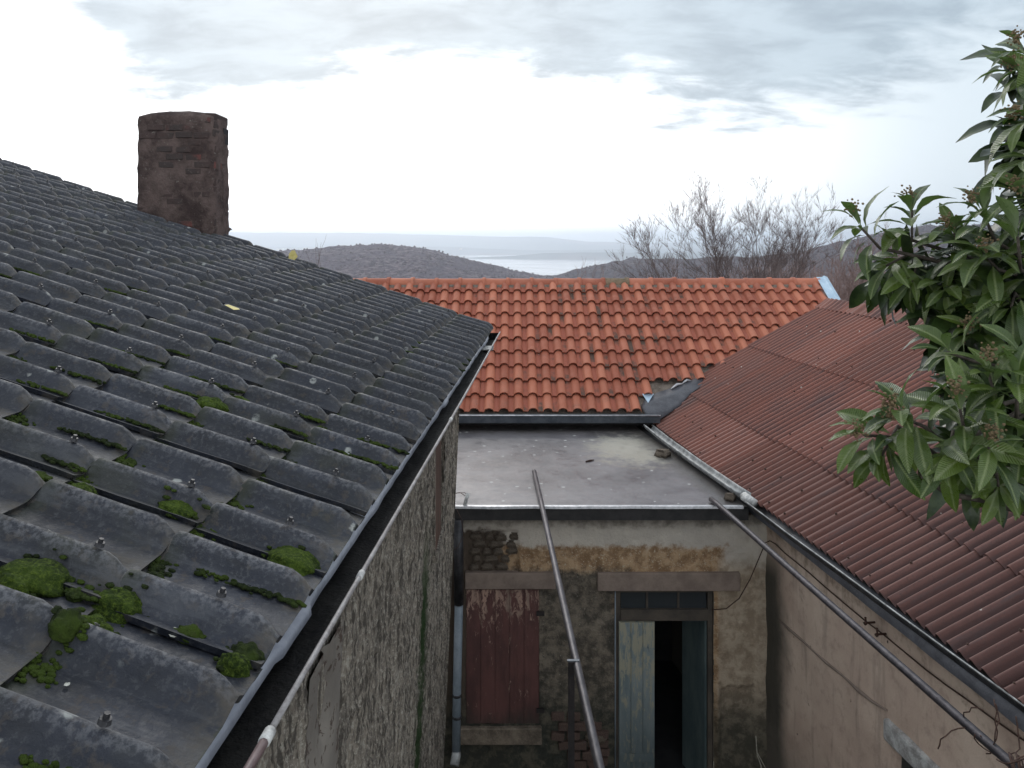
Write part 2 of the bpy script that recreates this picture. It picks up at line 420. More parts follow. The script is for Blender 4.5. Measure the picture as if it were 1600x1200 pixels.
M_TWIG = simple('bare_twig', (.085, .062, .058), (.165, .125, .118), 8, .9)
M_TWIG2 = simple('brown_scrub_twig', (.16, .105, .095), (.27, .19, .17), 8, .9)
M_BUD = simple('loquat_flower_buds', (.10, .065, .035), (.32, .24, .13), 60, .95, 0, .8, .004)
M_SPIDER = simple('dry_stem', (.16, .15, .12), (.32, .30, .25), 20, .9)
def m_shut(t, co):
    v = t.scale(co, (1, 1, .35))
    n = t.noise(v, 5, 6, .65); f = t.noise(v, 22, 6, .75, .6); xx, yy, zc = t.sep(co)
    c = t.mix(t.step(n, .35, .65), (.058, .022, .020), (.105, .040, .035))
    top = t.step(zc, -3.9, -3.35, .0, .14)
    pe = t.step(t.math('ADD', f, top), .60, .68)
    c = t.mix(pe, c, t.mix(t.step(n, .4, .6), (.34, .22, .17), (.20, .14, .11)))
    c = t.mix(t.step(t.math('ADD', zc, t.math('MULTIPLY', n, .5)), -4.15, -4.5), c, (.03, .022, .018))
    return dict(color=c, rough=.6, height=f, bs=.5, bd=.006)
M_SHUT = mat('peeling_red_paint', m_shut)
def m_bdoor(t, co):
    v = t.scale(co, (1, 1, .22))
    n = t.noise(v, 5, 6, .65); f = t.noise(v, 26, 6, .75, .4); xx, yy, zc = t.sep(co)
    c = t.mix(t.step(n, .35, .65), (.12, .155, .165), (.19, .225, .23))
    pe = t.step(t.math('ADD', f, t.step(zc, -4.6, -3.8, .0, .10)), .53, .62)
    c = t.mix(pe, c, (.28, .27, .205))
    c = t.mix(t.step(f, .36, .30), c, (.045, .05, .045))
    c = t.mix(t.math('MULTIPLY', t.step(zc, -4.1, -5.1), .6), c, (.045, .06, .065))
    return dict(color=c, rough=.6, height=f, bs=.5, bd=.006)
M_BD = mat('peeling_blue_paint', m_bdoor)
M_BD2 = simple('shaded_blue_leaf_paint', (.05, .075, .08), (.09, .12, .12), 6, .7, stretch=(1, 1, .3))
M_RDOOR = simple('red_door_paint', (.07, .014, .014), (.13, .03, .028), 10, .6)
def m_glass(t, co):
    return dict(color=(.03, .035, .04), rough=.12, spec=.5)
M_GLASS = mat('dusty_pane', m_glass)
def m_brickc(t, co):
    wp = t.add('ShaderNodeNewGeometry').outputs['Position']; oi = t.add('ShaderNodeObjectInfo')
    n = t.noise(wp, 4, 5, .65); f = t.noise(wp, 35, 5, .75)
    rr = oi.outputs['Random']
    c = t.mix(t.step(rr, .72, .80), (.060, .042, .039), (.125, .050, .044))
    c = t.mix(t.step(n, .42, .6), c, (.050, .040, .038))
    c = t.mix(t.math('MULTIPLY', t.step(f, .56, .68), .6), c, (.13, .11, .10))
    return dict(color=c, rough=.95, height=f, bs=.9, bd=.012, spec=.2)
M_CHB = mat('sooty_brick', m_brickc)
def m_chm(t, co):
    n = t.noise(co, 5, 6, .7); f = t.noise(co, 35, 5, .75)
    c = t.mix(t.step(n, .35, .65), (.045, .031, .029), (.125, .092, .083))
    c = t.mix(t.step(f, .62, .70), c, (.26, .25, .22))
    return dict(color=c, rough=.95, height=t.math('ADD', n, f), bs=.9, bd=.02, spec=.2)
M_CHM = mat('sooty_render', m_chm)
def m_leaf(t, co):
    x_, y_, z_ = t.sep(co); oi = t.add('ShaderNodeObjectInfo')
    geo = t.add('ShaderNodeNewGeometry')
    ax = t.math('ABSOLUTE', x_)
    ve = t.math('SINE', t.math('MULTIPLY', t.math('SUBTRACT', y_, t.math('MULTIPLY', ax, .75)), 88.0))
    c = t.mix(oi.outputs['Random'], (.020, .044, .008), (.082, .124, .018))
    c = t.mix(t.math('MULTIPLY', t.step(ve, .55, 1.0), .14), c, (.11, .16, .05))
    c = t.mix(t.step(ax, .035, .0), c, (.16, .20, .08))
    n = t.noise(co, 9, 3)
    c = t.mix(t.math('MULTIPLY', t.step(n, .55, .75), .4), c, (.02, .045, .015))
    c = t.mix(geo.outputs['Backfacing'], c, (.13, .17, .085))
    return dict(color=c, rough=t.step(n, .3, .7, .26, .42), height=t.math('ABSOLUTE', ve), bs=.3, bd=.012, spec=.5)
M_LEAF = mat('loquat_leaf', m_leaf)
def translucent_leaf(m, col):
    nt = m.node_tree; b = nt.nodes['Principled BSDF']; out = nt.nodes['Material Output']
    tr = nt.nodes.new('ShaderNodeBsdfTranslucent'); tr.inputs[0].default_value = (*col, 1)
    mx = nt.nodes.new('ShaderNodeMixShader'); mx.inputs[0].default_value = .2
    nt.links.new(b.outputs[0], mx.inputs[1]); nt.links.new(tr.outputs[0], mx.inputs[2]); nt.links.new(mx.outputs[0], out.inputs[0])
translucent_leaf(M_LEAF, (.10, .20, .02))
def m_hill(c1, c2, c3, sca):
    def fn(t, co):
        n = t.noise(co, sca * .12, 5, .6); g = t.noise(co, sca, 6, .7); v = t.voro(co, sca * 1.6)
        c = t.mix(t.step(g, .38, .62), c1, c2)
        c = t.mix(t.step(n, .45, .62), c, c3)
        c = t.mix(t.math('MULTIPLY', t.step(v, .5, .2), .4), c, c1)
        return dict(color=c, rough=1.0, height=t.math('ADD', g, v), bs=1.0, bd=3.0, spec=0.0)
    return fn
M_HILL = mat('winter_scrub_hill', m_hill((.035, .026, .040), (.19, .155, .165), (.095, .078, .095), .16))
M_HILLR = mat('wooded_hill', m_hill((.035, .028, .036), (.14, .11, .115), (.07, .058, .07), .16))
M_FAR = mat('far_land', m_hill((.05, .07, .07), (.10, .11, .10), (.16, .13, .12), .006))
M_SLOPE = mat('valley_slope', m_hill((.05, .04, .035), (.13, .10, .08), (.08, .07, .05), .5))
def m_sea(t, co):
    n = t.noise(t.scale(co, (1, 3, 1)), .004, 5, .6)
    return dict(color=(.10, .13, .15), rough=t.step(n, .3, .7, .10, .22), height=t.noise(co, .4, 4), bs=.2, bd=.3, spec=.5)
M_SEA = mat('bay_water', m_sea)
def m_ground(t, co):
    n = t.noise(co, 2, 6, .65); f = t.noise(co, 25, 5, .7)
    c = t.mix(t.step(n, .4, .6), (.06, .052, .042), (.045, .055, .025))
    return dict(color=t.mix(t.step(f, .55, .7), c, (.12, .11, .09)), rough=.95, height=f, bs=.8, bd=.02)
M_GND = mat('yard_earth', m_ground)

# ================================================================== SETTING
def struct(name, me): 
    o = link(name, me); o['kind'] = 'structure'; return o
SEA = -100.0
# yard + valley slope
def slope_z(x, y):
    if y < 15: return -5.3
    k = (y - 15)
    return -5.3 - k * .36 if k < 60 else -26.9 - (k - 60) * .2
nx, ny = 70, 70
vs = []; fs = []
for j in range(ny + 1):
    yy = -12 + 27 * min(1, j / 20) if j <= 20 else 15 * (560 / 15) ** ((j - 20) / (ny - 20))
    for i in range(nx + 1):
        hw = 22 + max(0, yy) * 1.1
        xx = -hw + 2 * hw * i / nx
        z0 = slope_z(xx, yy)
        if yy > 15: z0 += fb((xx, yy, 0), .06, 4) * min(3.0, (yy - 15) * .1)
        vs.append((xx, yy, max(z0, SEA - 6)))
for j in range(ny):
    for i in range(nx):
        a = j * (nx + 1) + i; fs.append((a, a + 1, a + nx + 2, a + nx + 1))
me = mesh('ground', vs, fs, M_GND, True); me.materials.append(M_SLOPE)
for p in me.polygons:
    if p.center.y > 15: p.material_index = 1
struct('ground', me)
# sea
struct('sea', mesh('sea', [(-14000, 300, SEA), (14000, 300, SEA), (14000, 13500, SEA), (-14000, 13500, SEA)], [(0, 1, 2, 3)], M_SEA))

def interp(pts, x):
    if x <= pts[0][0]: return pts[0][1]
    for (x0, y0), (x1, y1) in zip(pts, pts[1:]):
        if x <= x1:
            k = (x - x0) / (x1 - x0); k = k * k * (3 - 2 * k) if False else k
            return y0 + (y1 - y0) * k
    return pts[-1][1]
def hill(name, crest, D, front, back, m, amp, nsc, nu=260, nv=46, x0=None, x1=None, base=SEA - 4, fbase=None, pw=1.0):
    """a ridge: crest given as azimuth (pixel) -> height (pixel) at distance D, running down to its feet in front and behind"""
    x0 = crest[0][0] if x0 is None else x0; x1 = crest[-1][0] if x1 is None else x1
    vs = []; fs = []
    for j in range(nv + 1):
        s = j / nv
        for i in range(nu + 1):
            px = x0 + (x1 - x0) * i / nu
            cz = -(interp(crest, px) - HOR) / F * D
            if s < .7:
                k = s / .7; yy = front + (D - front) * k
                hh = (math.sin((k - .5) * math.pi) + 1) / 2 * .5 + k * .5
                b_ = base if fbase is None else fbase
            else:
                k = (s - .7) / .3; yy = D + (back - D) * k; hh = 1 - (k * k * (3 - 2 * k)); b_ = base
            zz = b_ + (cz - b_) * hh ** pw
            xx = (px - 800) / F * yy
            n_ = fb((xx, yy, 3.3), nsc, 5) * amp * (.3 + .7 * min(1, hh * 1.5)) + abs(fb((xx, yy, 9), nsc * 8, 2)) * amp * .35
            vs.append((xx, yy, max(zz + n_ - amp * .2, SEA - 4)))
    for j in range(nv):
        for i in range(nu):
            a = j * (nu + 1) + i; fs.append((a, a + 1, a + nu + 2, a + nu + 1))
    return struct(name, mesh(name, vs, fs, m, True))
hill('far_coast', [(-900, 366), (0, 366), (360, 363), (600, 364), (700, 367), (860, 371), (920, 378), (1000, 379), (1200, 380), (2500, 376)],
     8200, 6250, 9600, M_FAR, 16, .0016, 240, 24)
hill('far_peninsula', [(-900, 384), (0, 384), (560, 386), (690, 385), (830, 391), (1000, 389), (1150, 388), (2500, 386)],
     6100, 5000, 6600, M_FAR, 5, .003, 240, 20, pw=1.2)
hill('near_peninsula', [(640, 409), (700, 404), (760, 401), (800, 400), (850, 395), (960, 394), (1080, 396), (1200, 398), (1500, 394), (2500, 392)],
     4350, 4020, 4700, M_FAR, 2.2, .005, 240, 16)
hill('low_spit', [(250, 394), (420, 393), (600, 391), (680, 392), (700, 399), (720, 404)], 4700, 3700, 5200, M_FAR, 2.5, .005, 120, 16)
hill('scrub_hill', [(-700, 402), (100, 398), (360, 396), (440, 391), (510, 387), (590, 381), (650, 385), (700, 398), (760, 412), (830, 430), (900, 440), (1000, 455)],
     900, 300, 1500, M_HILL, 3.0, .03, 420, 70, fbase=-70)
hill('wooded_hill', [(780, 447), (870, 431), (920, 417), (980, 405), (1080, 404), (1180, 402), (1250, 394), (1300, 381), (1370, 366), (1450, 351), (1530, 352), (1700, 345), (2500, 330)],
     1000, 260, 1700, M_HILLR, 3.0, .03, 420, 70, fbase=-62)
def hill_trees(name, hob, n, m, seed, label, r0, r1, fmin):
    rnd = random.Random(seed); vsrc = hob.data.vertices; N = len(vsrc); V = []; Fc = []
    bm_ = bmesh.new(); bmesh.ops.create_icosphere(bm_, subdivisions=1, radius=1)
    tv = [v.co.copy() for v in bm_.verts]; tf = [tuple(v.index for v in f.verts) for f in bm_.faces]; bm_.free()
    k = 0
    while k < n:
        c_ = vsrc[rnd.randrange(N)].co
        if c_.y < fmin or c_.y > 1030 or abs(c_.x) > c_.y * .72 or mn.noise(c_ * .012) < -.25: k += .2; continue
        r_ = rnd.uniform(r0, r1); b0 = len(V); o_ = c_ + Vector((rnd.gauss(0, 2), rnd.gauss(0, 2), r_ * .1))
        V += [o_ + Vector((q.x * r_, q.y * r_, q.z * r_ * rnd.uniform(.7, 1.1))) for q in tv]
        Fc += [tuple(b0 + i for i in f) for f in tf]; k += 1
    o = link(name, mesh(name, V, Fc, m, True)); tag(o, label, 'trees', kind='stuff')
M_HT = simple('hillside_crown', (.05, .04, .05), (.14, .11, .115), .3, 1.0, 0, .0, .01, 0)
hill_trees('hillside_scrub', bpy.data.objects['scrub_hill'], 5200, M_HT, 5, 'bare trees and scrub covering the rounded hill above the orange ridge', .8, 1.6, 420)
hill_trees('hillside_wood', bpy.data.objects['wooded_hill'], 5200, M_HT, 6, 'bare woodland covering the hill on the right behind the trees', .8, 1.7, 420)
b = MB(); rnd = random.Random(2)
for k in range(130):
    Y = rnd.uniform(3900, 4700); X = (rnd.gauss(470, 90) - 800) / F * Y; zb = -(rnd.uniform(387.5, 391.5) - HOR) / F * Y
    w_ = rnd.uniform(3, 7); b.box(X - w_, X + w_, Y - w_, Y + w_, zb - 4, zb + rnd.uniform(2, 5))
o = b.build('distant_houses', simple('pale_house_walls', (.5, .48, .45), (.75, .72, .68), .1, .9)); tag(o, 'specks of pale houses along the far shore at the left', 'houses', kind='stuff')
def m_haze():
    m = bpy.data.materials.new('haze'); m.use_nodes = True
    nt = m.node_tree; nt.nodes.remove(nt.nodes['Principled BSDF'])
    pv_ = nt.nodes.new('ShaderNodeVolumePrincipled')
    pv_.inputs['Color'].default_value = (.86, .92, 1.0, 1); pv_.inputs['Density'].default_value = .00026
    pv_.inputs['Anisotropy'].default_value = .75
    nt.links.new(pv_.outputs[0], nt.nodes['Material Output'].inputs['Volume'])
    return m
b = MB(); b.box(-15500, 15500, -40, 14500, SEA - 8, 108)
h = b.build('haze', m_haze()); h['kind'] = 'stuff'

# ================================================================== GREY TILED HOUSE (left)
Ld = Vector((.052, 1, 0)); Lu = Vector((-1, .1365, .323)); L0 = Vector((-.504, 0, -.72))
Ln = Ld.cross(Lu) * -1; Ln.normalize()
if Ln.z < 0: Ln = -Ln
def Lp(a, tt, h=0): return L0 + Ld * a + Lu * tt + Ln * h
def Lhit(px, py, h=0):
    r = Vector(((px - 800) / F, 1, -(py - HOR) / F)); o = L0 + Ln * h
    Mx = Matrix((( r.x, -Ld.x, -Lu.x), (r.y, -Ld.y, -Lu.y), (r.z, -Ld.z, -Lu.z))).inverted()
    s = Mx @ o
    return s.y, s.z       # a, t
grey = thing('grey_tiled_house', (-2.5, 3.5, -5.3), 'old house on the left with dark grey corrugated tile roof and rough stone-coloured wall', 'house')
WAVE = .184; EXPO = .285; AMP = .047; C1 = .078; A0T = 1.395 - C1; T00 = -.015; AEND = A0T + 14 * .368 - .02
def prof(q):            # q in waves, crest at q = 0 (mod 1)
    q = abs((q + .5) % 1 - .5) / .5            # 0 crest .. 1 pan
    k = max(0.0, 1 - q / .46)
    return (k * k * (3 - 2 * k)) ** .9
def tile_mesh(seed):
    rnd = random.Random(seed)
    S = [0, .030, .085, .14, .30, .55, .80, .845, .885, 1.0]
    Hs = [.42, .58, .86, 1.0, 1.0, 1.0, 1.0, .95, .55, .45]
    ln = EXPO * 1.16; vs = []; fs = []
    A = [0, .012, .024, .036, .048, .060, .069, .078, .087, .096, .110, .126, .142, .156, .176, .192, .206, .220, .234, .245, .254, .263, .272, .286, .302, .318, .335, .355, .372, .384]
    ph = rnd.random() * 50
    for s_, hf in zip(S, Hs):
        for i, a in enumerate(A):
            q = (a - C1) / WAVE
            bow = .006 * math.sin(math.pi * s_)
            hgt = (AMP * prof(q)) * hf + .015 * (1 - s_) + mn.noise(Vector((a * 9, s_ * 3, ph))) * .003 + .012 * max(0, 1 - a / .04) - (.004 if a > .365 else 0)
            vs.append(Ld * a + Lu * (s_ * ln) + Ln * hgt)
    k = len(A)
    for j in range(len(S) - 1):
        for i in range(k - 1): fs.append((j*k+i, j*k+i+1, (j+1)*k+i+1, (j+1)*k+i))
    b0 = len(vs)                     # lower end thickness
    for i in range(k): vs.append(vs[i].copy())
    for i in range(k): vs.append(vs[i] - Ln * .015 + Lu * .004)
    for i in range(k - 1): fs.append((b0+i+1, b0+i, b0+k+i, b0+k+i+1))
    b1 = len(vs); m_ = len(S)        # side-lap edge thickness
    for j in range(m_): vs.append(vs[j*k].copy())
    for j in range(m_): vs.append(vs[j*k] - Ln * .013 + Ld * .003)
    for j in range(m_ - 1): fs.append((b1+j, b1+j+1, b1+m_+j+1, b1+m_+j))
    fs = [f[::-1] for f in fs]
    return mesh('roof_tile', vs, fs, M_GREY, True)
TM = [tile_mesh(i) for i in range(5)]
mb = MB()                              # screw with washer cap
mb.tube([(0, 0, -.004), (0, 0, .003)], [.0095, .008], 8); mb.tube([(0, 0, .003), (0, 0, .010)], [.005, .0045], 6)
SCM = mesh('screw', mb.v, mb.f, M_DKM, False)
rz = Ln.to_track_quat('Z', 'Y').to_euler()
rnd = random.Random(3)
def proj(v): return 800 + F * v.x / v.y, HOR - F * v.z / v.y
CH_T0, CH_T1 = None, None
ntile = 0
ACOL0 = A0T - 3 * .368
for r in range(0, 18):
    for c_ in range(0, 17):
        a = ACOL0 + c_ * 2 * WAVE; tt = T00 + r * EXPO
        p = Lp(a + .2, tt + .15)
        if p.y < .25: continue
        q = proj(p)
        if q[0] < -340 or q[1] > 1560: continue
        jit = Vector((rnd.gauss(0, .0015), rnd.gauss(0, .002), rnd.gauss(0, .0015)))
        o = link('roof_tile', TM[rnd.randrange(5)], grey, Lp(a, tt) + jit)
        ntile += 1
        k = 0 if True else 1
        sp = Lp(a + C1, tt + (.115 if r == 0 else .062), AMP + .020)
        s_ = link('screw', SCM, o, sp + jit, rz)
# underlay + ridge + far slope
TMAX = 18 * EXPO
b = MB()
c1, c2, c3, c4 = Lp(ACOL0, 0, -.03), Lp(AEND, 0, -.03), Lp(AEND, TMAX, -.03), Lp(ACOL0, TMAX, -.03)
b.quadbox([c1 - Ln*.06, c2 - Ln*.06, c3 - Ln*.06, c4 - Ln*.06, c1, c2, c3, c4]); b.build('roof_deck', M_FRAME, grey)
b = MB(); far = Lp(0, TMAX)
b.v += [Lp(ACOL0, TMAX, .01), Lp(AEND, TMAX, .01), Lp(AEND, TMAX) + Vector((-3.5, 0, -1.2)), Lp(ACOL0, TMAX) + Vector((-3.5, 0, -1.2))]; b.f.append((0, 1, 2, 3))
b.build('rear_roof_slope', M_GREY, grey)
# walls
LWX = lambda y, z: -.729 + .052 * y + .044 * (z + 1.3)
WIN = (5.02, 5.42, -1.97, -.95)        # y0,y1,z0,z1
PAT = (2.44, 2.87)
def left_wall():
    vs = []; fs = []; y0, y1, z0, z1 = .6, 6.22, -5.3, -.80
    ny_, nz_ = 360, 210; idx = {}
    for j in range(nz_ + 1):
        zz = z0 + (z1 - z0) * j / nz_
        for i in range(ny_ + 1):
            yy = y0 + (y1 - y0) * i / ny_
            n1_ = mn.noise(Vector((yy * 22, zz * 20, 1))) * .010 + mn.noise(Vector((yy * 9, zz * 7, 4))) * .012 + mn.noise(Vector((yy * 45, zz * 40, 7))) * .012
            n1_ += abs(mn.noise(Vector((yy * 5.5, zz * .8, 11)))) * -.05
            if PAT[0] < yy < PAT[1] and zz < -1.2: n1_ = -.035
            cnr = .02 * max(0, (yy - 6.1)) / .12
            vs.append((LWX(yy, zz) + n1_ - cnr, yy, zz))
    for j in range(nz_):
        for i in range(ny_):
            yc = y0 + (y1 - y0) * (i + .5) / ny_; zc = z0 + (z1 - z0) * (j + .5) / nz_
            if WIN[0] < yc < WIN[1] and WIN[2] < zc < WIN[3]: continue
            a = j * (ny_ + 1) + i; fs.append((a, a + 1, a + ny_ + 2, a + ny_ + 1))
    return mesh('wall', vs, fs, M_LW, True)
link('wall', left_wall(), grey)
# gable end wall and returns
b = MB(); x1 = LWX(6.22, -3) 
b.v += [(LWX(6.22, -5.3) - .004, 6.222, -5.3), (-6.0, 6.222, -5.3), (-6.0, 6.222, .62), (LWX(6.22, -.8) - .004, 6.222, -.84)]; b.f.append((0, 1, 2, 3))
b.build('gable_wall', M_LW, grey)
# plaster patch as a raised irregular sheet
vs = []; fs = []; nn, mm_ = 18, 90
for j in range(mm_ + 1):
    zz = -3.9 + 2.55 * j / mm_
    for i in range(nn + 1):
        yy = PAT[0] + .015 + (PAT[1] - PAT[0] - .03) * i / nn
        keep = mn.noise(Vector((yy * 7, zz * 5, 20))) + (0 if abs(zz + 1.95) > .06 and abs(zz + 2.32) > .05 else -.4)
        n_ = mn.noise(Vector((yy * 6, zz * 3, 2))) * .006 + (.0 if keep > -.22 else -.016)
        vs.append((LWX(yy, zz) - .018 + n_, yy, zz))
for j in range(mm_):
    for i in range(nn):
        a = j * (nn + 1) + i; fs.append((a, a + 1, a + nn + 2, a + nn + 1))
link('plaster_patch', mesh('plaster_patch', vs, fs, M_PATCH, True), grey)
# narrow window with brown shutter
wn = MB(); xx = LWX(5.2, -1.5)
wn.box(xx - .05, xx - .026, WIN[0] + .002, WIN[1] - .002, WIN[2], WIN[3])
wo = wn.build('window_shutter', M_WOODB, grey)
for k in range(4):
    s_ = MB(); yk = WIN[0] + .004 + k * .098
    s_.box(xx - .026, xx - .012, yk + .003, yk + .094, WIN[2] + .01, WIN[3] - .01); s_.build('plank', M_WOODB, wo)
rv = MB(); rv.box(xx - .2, xx - .012, WIN[0] - .03, WIN[0], WIN[2], WIN[3]); rv.box(xx - .2, xx - .008, WIN[1], WIN[1] + .03, WIN[2], WIN[3]); rv.box(xx - .2, xx + .004, WIN[0] - .02, WIN[1] + .02, WIN[2] - .05, WIN[2])
rv.build('window_reveal', M_LW, grey)
# gutter: channel, back flashing band, rolled rim with joints
G = lambda y, x, z: Vector((x + .052 * y, y, z))
YG0, YG1 = .7, 6.40
b = MB(); secs = [(-.535, -.742), (-.533, -.780), (-.512, -.802), (-.480, -.808), (-.462, -.795), (-.429, -.743)]
for yy in (YG0, YG1):
    for (xq, zq) in secs: b.v.append(G(yy, xq, zq))
k = len(secs)
for i in range(k - 1): b.f.append((i, i + 1, k + i + 1, k + i))
b.f.append(tuple(range(k, 2 * k)))
g = b.build('gutter', M_DGUT, grey); sm = g.modifiers.new('s', 'SOLIDIFY'); sm.thickness = .003
# wet debris in the bottom of the gutter
vs = []; fs = []; n_ = 150
for i in range(n_ + 1):
    yy = YG0 + (YG1 - .1 - YG0) * i / n_
    for j in range(5):
        xq = -.528 + .068 * j / 4
        vs.append(G(yy, xq, -.790 + mn.noise(Vector((yy * 13, xq * 60, 0))) * .008))
for i in range(n_):
    for j in range(4): a = i * 5 + j; fs.append((a, a + 1, a + 6, a + 5))
link('gutter_silt', mesh('gutter_silt', vs, fs, M_DGUT, True), grey)
# back flashing band with ragged outer edge
vs = []; fs = []; n_ = 260
for i in range(n_ + 1):
    yy = YG0 + (YG1 - .25 - YG0) * i / n_
    rag = mn.noise(Vector((yy * 6, 0, 5))) * .006 + (.008 if mn.noise(Vector((yy * 2.3, 4, 5))) > .25 else 0)
    vs += [G(yy, -.545, -.728), G(yy, -.502 + rag, -.742), G(yy, -.500 + rag, -.76)]
for i in range(n_):
    a = i * 3; fs += [(a, a + 3, a + 4, a + 1), (a + 1, a + 4, a + 5, a + 2)]
link('eave_flashing', mesh('eave_flashing', vs, fs, M_BAND, True), grey)
# rim, sags a little
def rimpt(yy): return G(yy, -.426 - .004 * math.sin(yy * 1.1), -.740 - .006 * math.sin(yy * .9))
b = MB(); b.tube([rimpt(1.19 + (YG1 - 1.19) * i / 24) for i in range(25)], .0054, 8); b.build('gutter_rim', M_RIM, grey, True)
b = MB(); b.tube([rimpt(YG0 + (1.20 - YG0) * i / 6) for i in range(7)], .0075, 8); b.build('gutter_rim', M_RIMB, grey, True)
for yj in (1.20, 1.78, 3.30):
    b = MB(); b.tube([rimpt(yj - .014), rimpt(yj + .014)], .0092 if yj < 1.5 else .0076, 10); b.build('rim_collar', M_WHITE, grey, True)
b = MB(); b.obox(G(5.72, -.47, -.772), (.04, 0, .0), (0, .10, 0), (0, 0, .003)); b.build('gutter_patch', M_WHITE, grey)
# chimney: brick shaft with rendered faces
CX0, CX1, CY0, CY1 = -3.06, -2.39, 6.46, 6.82
CZT = .975
ch = thing('chimney', (CX0, CY0, -.2), None, None); ch.parent = grey; ch.location = Vector((CX0, CY0, -.2)) - grey.location
def ch_core():
    vs = []; fs = []; nu, nz_ = 72, 60
    per = []
    cx, cy = (CX0 + CX1) / 2, (CY0 + CY1) / 2; hx, hy = (CX1 - CX0) / 2, (CY1 - CY0) / 2
    for i in range(nu):
        th = 2 * math.pi * i / nu; c_, s_ = math.cos(th), math.sin(th)
        e = .24
        per.append((hx * math.copysign(abs(c_) ** e, c_), hy * math.copysign(abs(s_) ** e, s_)))
    for j in range(nz_ + 1):
        zz = -5.3 + (CZT + 5.3) * (j / nz_) ** .45
        for (ax, ay) in per:
            n_ = fb((ax * 1, ay, zz), 5, 3) * .012 + fb((ax, ay, zz), 22, 2) * .006
            k = 1 - .02 * max(0, zz - .2) 
            d_ = Vector((ax, ay, 0)).normalized() * (n_ - .008)
            vs.append((cx + ax * k + d_.x, cy + ay * k + d_.y, zz))
    for j in range(nz_):
        for i in range(nu):
            i2 = (i + 1) % nu; fs.append((j*nu+i, j*nu+i2, (j+1)*nu+i2, (j+1)*nu+i))
    # domed mortar cap
    top = nz_ * nu; cc = len(vs)
    ring = []
    for q, (kk, dz) in enumerate(((.94, .030), (.70, .062), (.3, .085))):
        ring.append(len(vs))
        for (ax, ay) in per: vs.append((cx + ax * kk, cy + ay * kk, CZT + dz + fb((ax, ay, q), 9, 2) * .006))
    prev = top
    for rg in ring:
        for i in range(nu):
            i2 = (i + 1) % nu; fs.append((prev+i, prev+i2, rg+i2, rg+i))
        prev = rg
    vs.append((cx, cy, CZT + .082)); fs += [(prev + i, prev + (i + 1) % nu, len(vs) - 1) for i in range(nu)]
    return mesh('shaft', vs, fs, M_CHM, True)
link('shaft', ch_core(), ch)
bb = bmesh.new(); bmesh.ops.create_cube(bb, size=1); bmesh.ops.bevel(bb, geom=bb.edges[:], offset=.07, segments=1, affect='EDGES')
for v_ in bb.verts: v_.co += Vector((mn.noise(v_.co * 3), mn.noise(v_.co * 3 + Vector((5, 0, 0))), mn.noise(v_.co * 3 + Vector((9, 0, 0))))) * .04
BRM = bpy.data.meshes.new('brick'); bb.to_mesh(BRM); bb.free(); BRM.materials.append(M_CHB)
bb = bmesh.new(); bmesh.ops.create_cube(bb, size=1); bmesh.ops.bevel(bb, geom=bb.edges[:], offset=.2, segments=2, affect='EDGES')
for v_ in bb.verts: v_.co += Vector((mn.noise(v_.co * 2.3), mn.noise(v_.co * 2 + Vector((5, 0, 0))), mn.noise(v_.co * 3 + Vector((9, 0, 0))))) * .22
STM = bpy.data.meshes.new('stone'); bb.to_mesh(STM); bb.free(); STM.materials.append(M_STONE); STM.shade_smooth()
BRD = BRM.copy(); BRD.materials.clear(); BRD.materials.append(M_BRICK)
rnd = random.Random(11)
rows = 17
for r in range(rows):
    zz = -.02 + r * .06 + .03
    for f_ in range(4):
        xq = CX0 + .032 + f_ * .150 + (.077 if r % 2 else 0)
        if xq + .15 > CX1: continue
        vis = rnd.random() < (.75 if r in (4, 5, 14, 16, 15) else .42)
        if not vis: continue
        dp = .006 if r not in (4, 14) else .012
        link('brick', BRM, ch, (xq + .072 + rnd.gauss(0, .004), CY0 + .053 - dp * rnd.uniform(-.6, 1), zz + rnd.gauss(0, .003)), (rnd.gauss(0, .03), 0, rnd.gauss(0, .03)), (.142 * rnd.uniform(.9, 1), .09, .048))
for r in range(rows + 1):
    zz = -.12 + r * .066
    for f_ in range(2):
        yq = CY0 + .105 + f_ * .15
        if r in (14, 15) and f_ == 1: continue
        if rnd.random() < .85:
            link('brick', BRM, ch, (CX1 - .064 + rnd.uniform(0, .005), yq + rnd.gauss(0, .004), zz), (0, rnd.gauss(0, .03), rnd.gauss(0, .03)), (.09, .150, .061))
b = MB(); b.box(CX1 - .05, CX1 - .006, CY0 + .19, CY0 + .30, .80, .93); b.build('flue_opening', M_DARK, ch)
# mortar skirt where the roof meets the chimney
vs = []; fs = []
for i in range(40):
    tt = 2.22 + .68 * i / 39
    a = AEND - .02
    n_ = mn.noise(Vector((i * .6, 0, 0))) * .015
    vs += [Lp(a - .09 + n_, tt, .035), Lp(a + .005, tt, .10 + n_), Lp(a + .02, tt, .09)]
for i in range(39):
    a = i * 3; fs += [(a, a + 1, a + 4, a + 3), (a + 1, a + 2, a + 5, a + 4)]
link('mortar_skirt', mesh('mortar_skirt', vs, fs, M_CHM, True), ch)

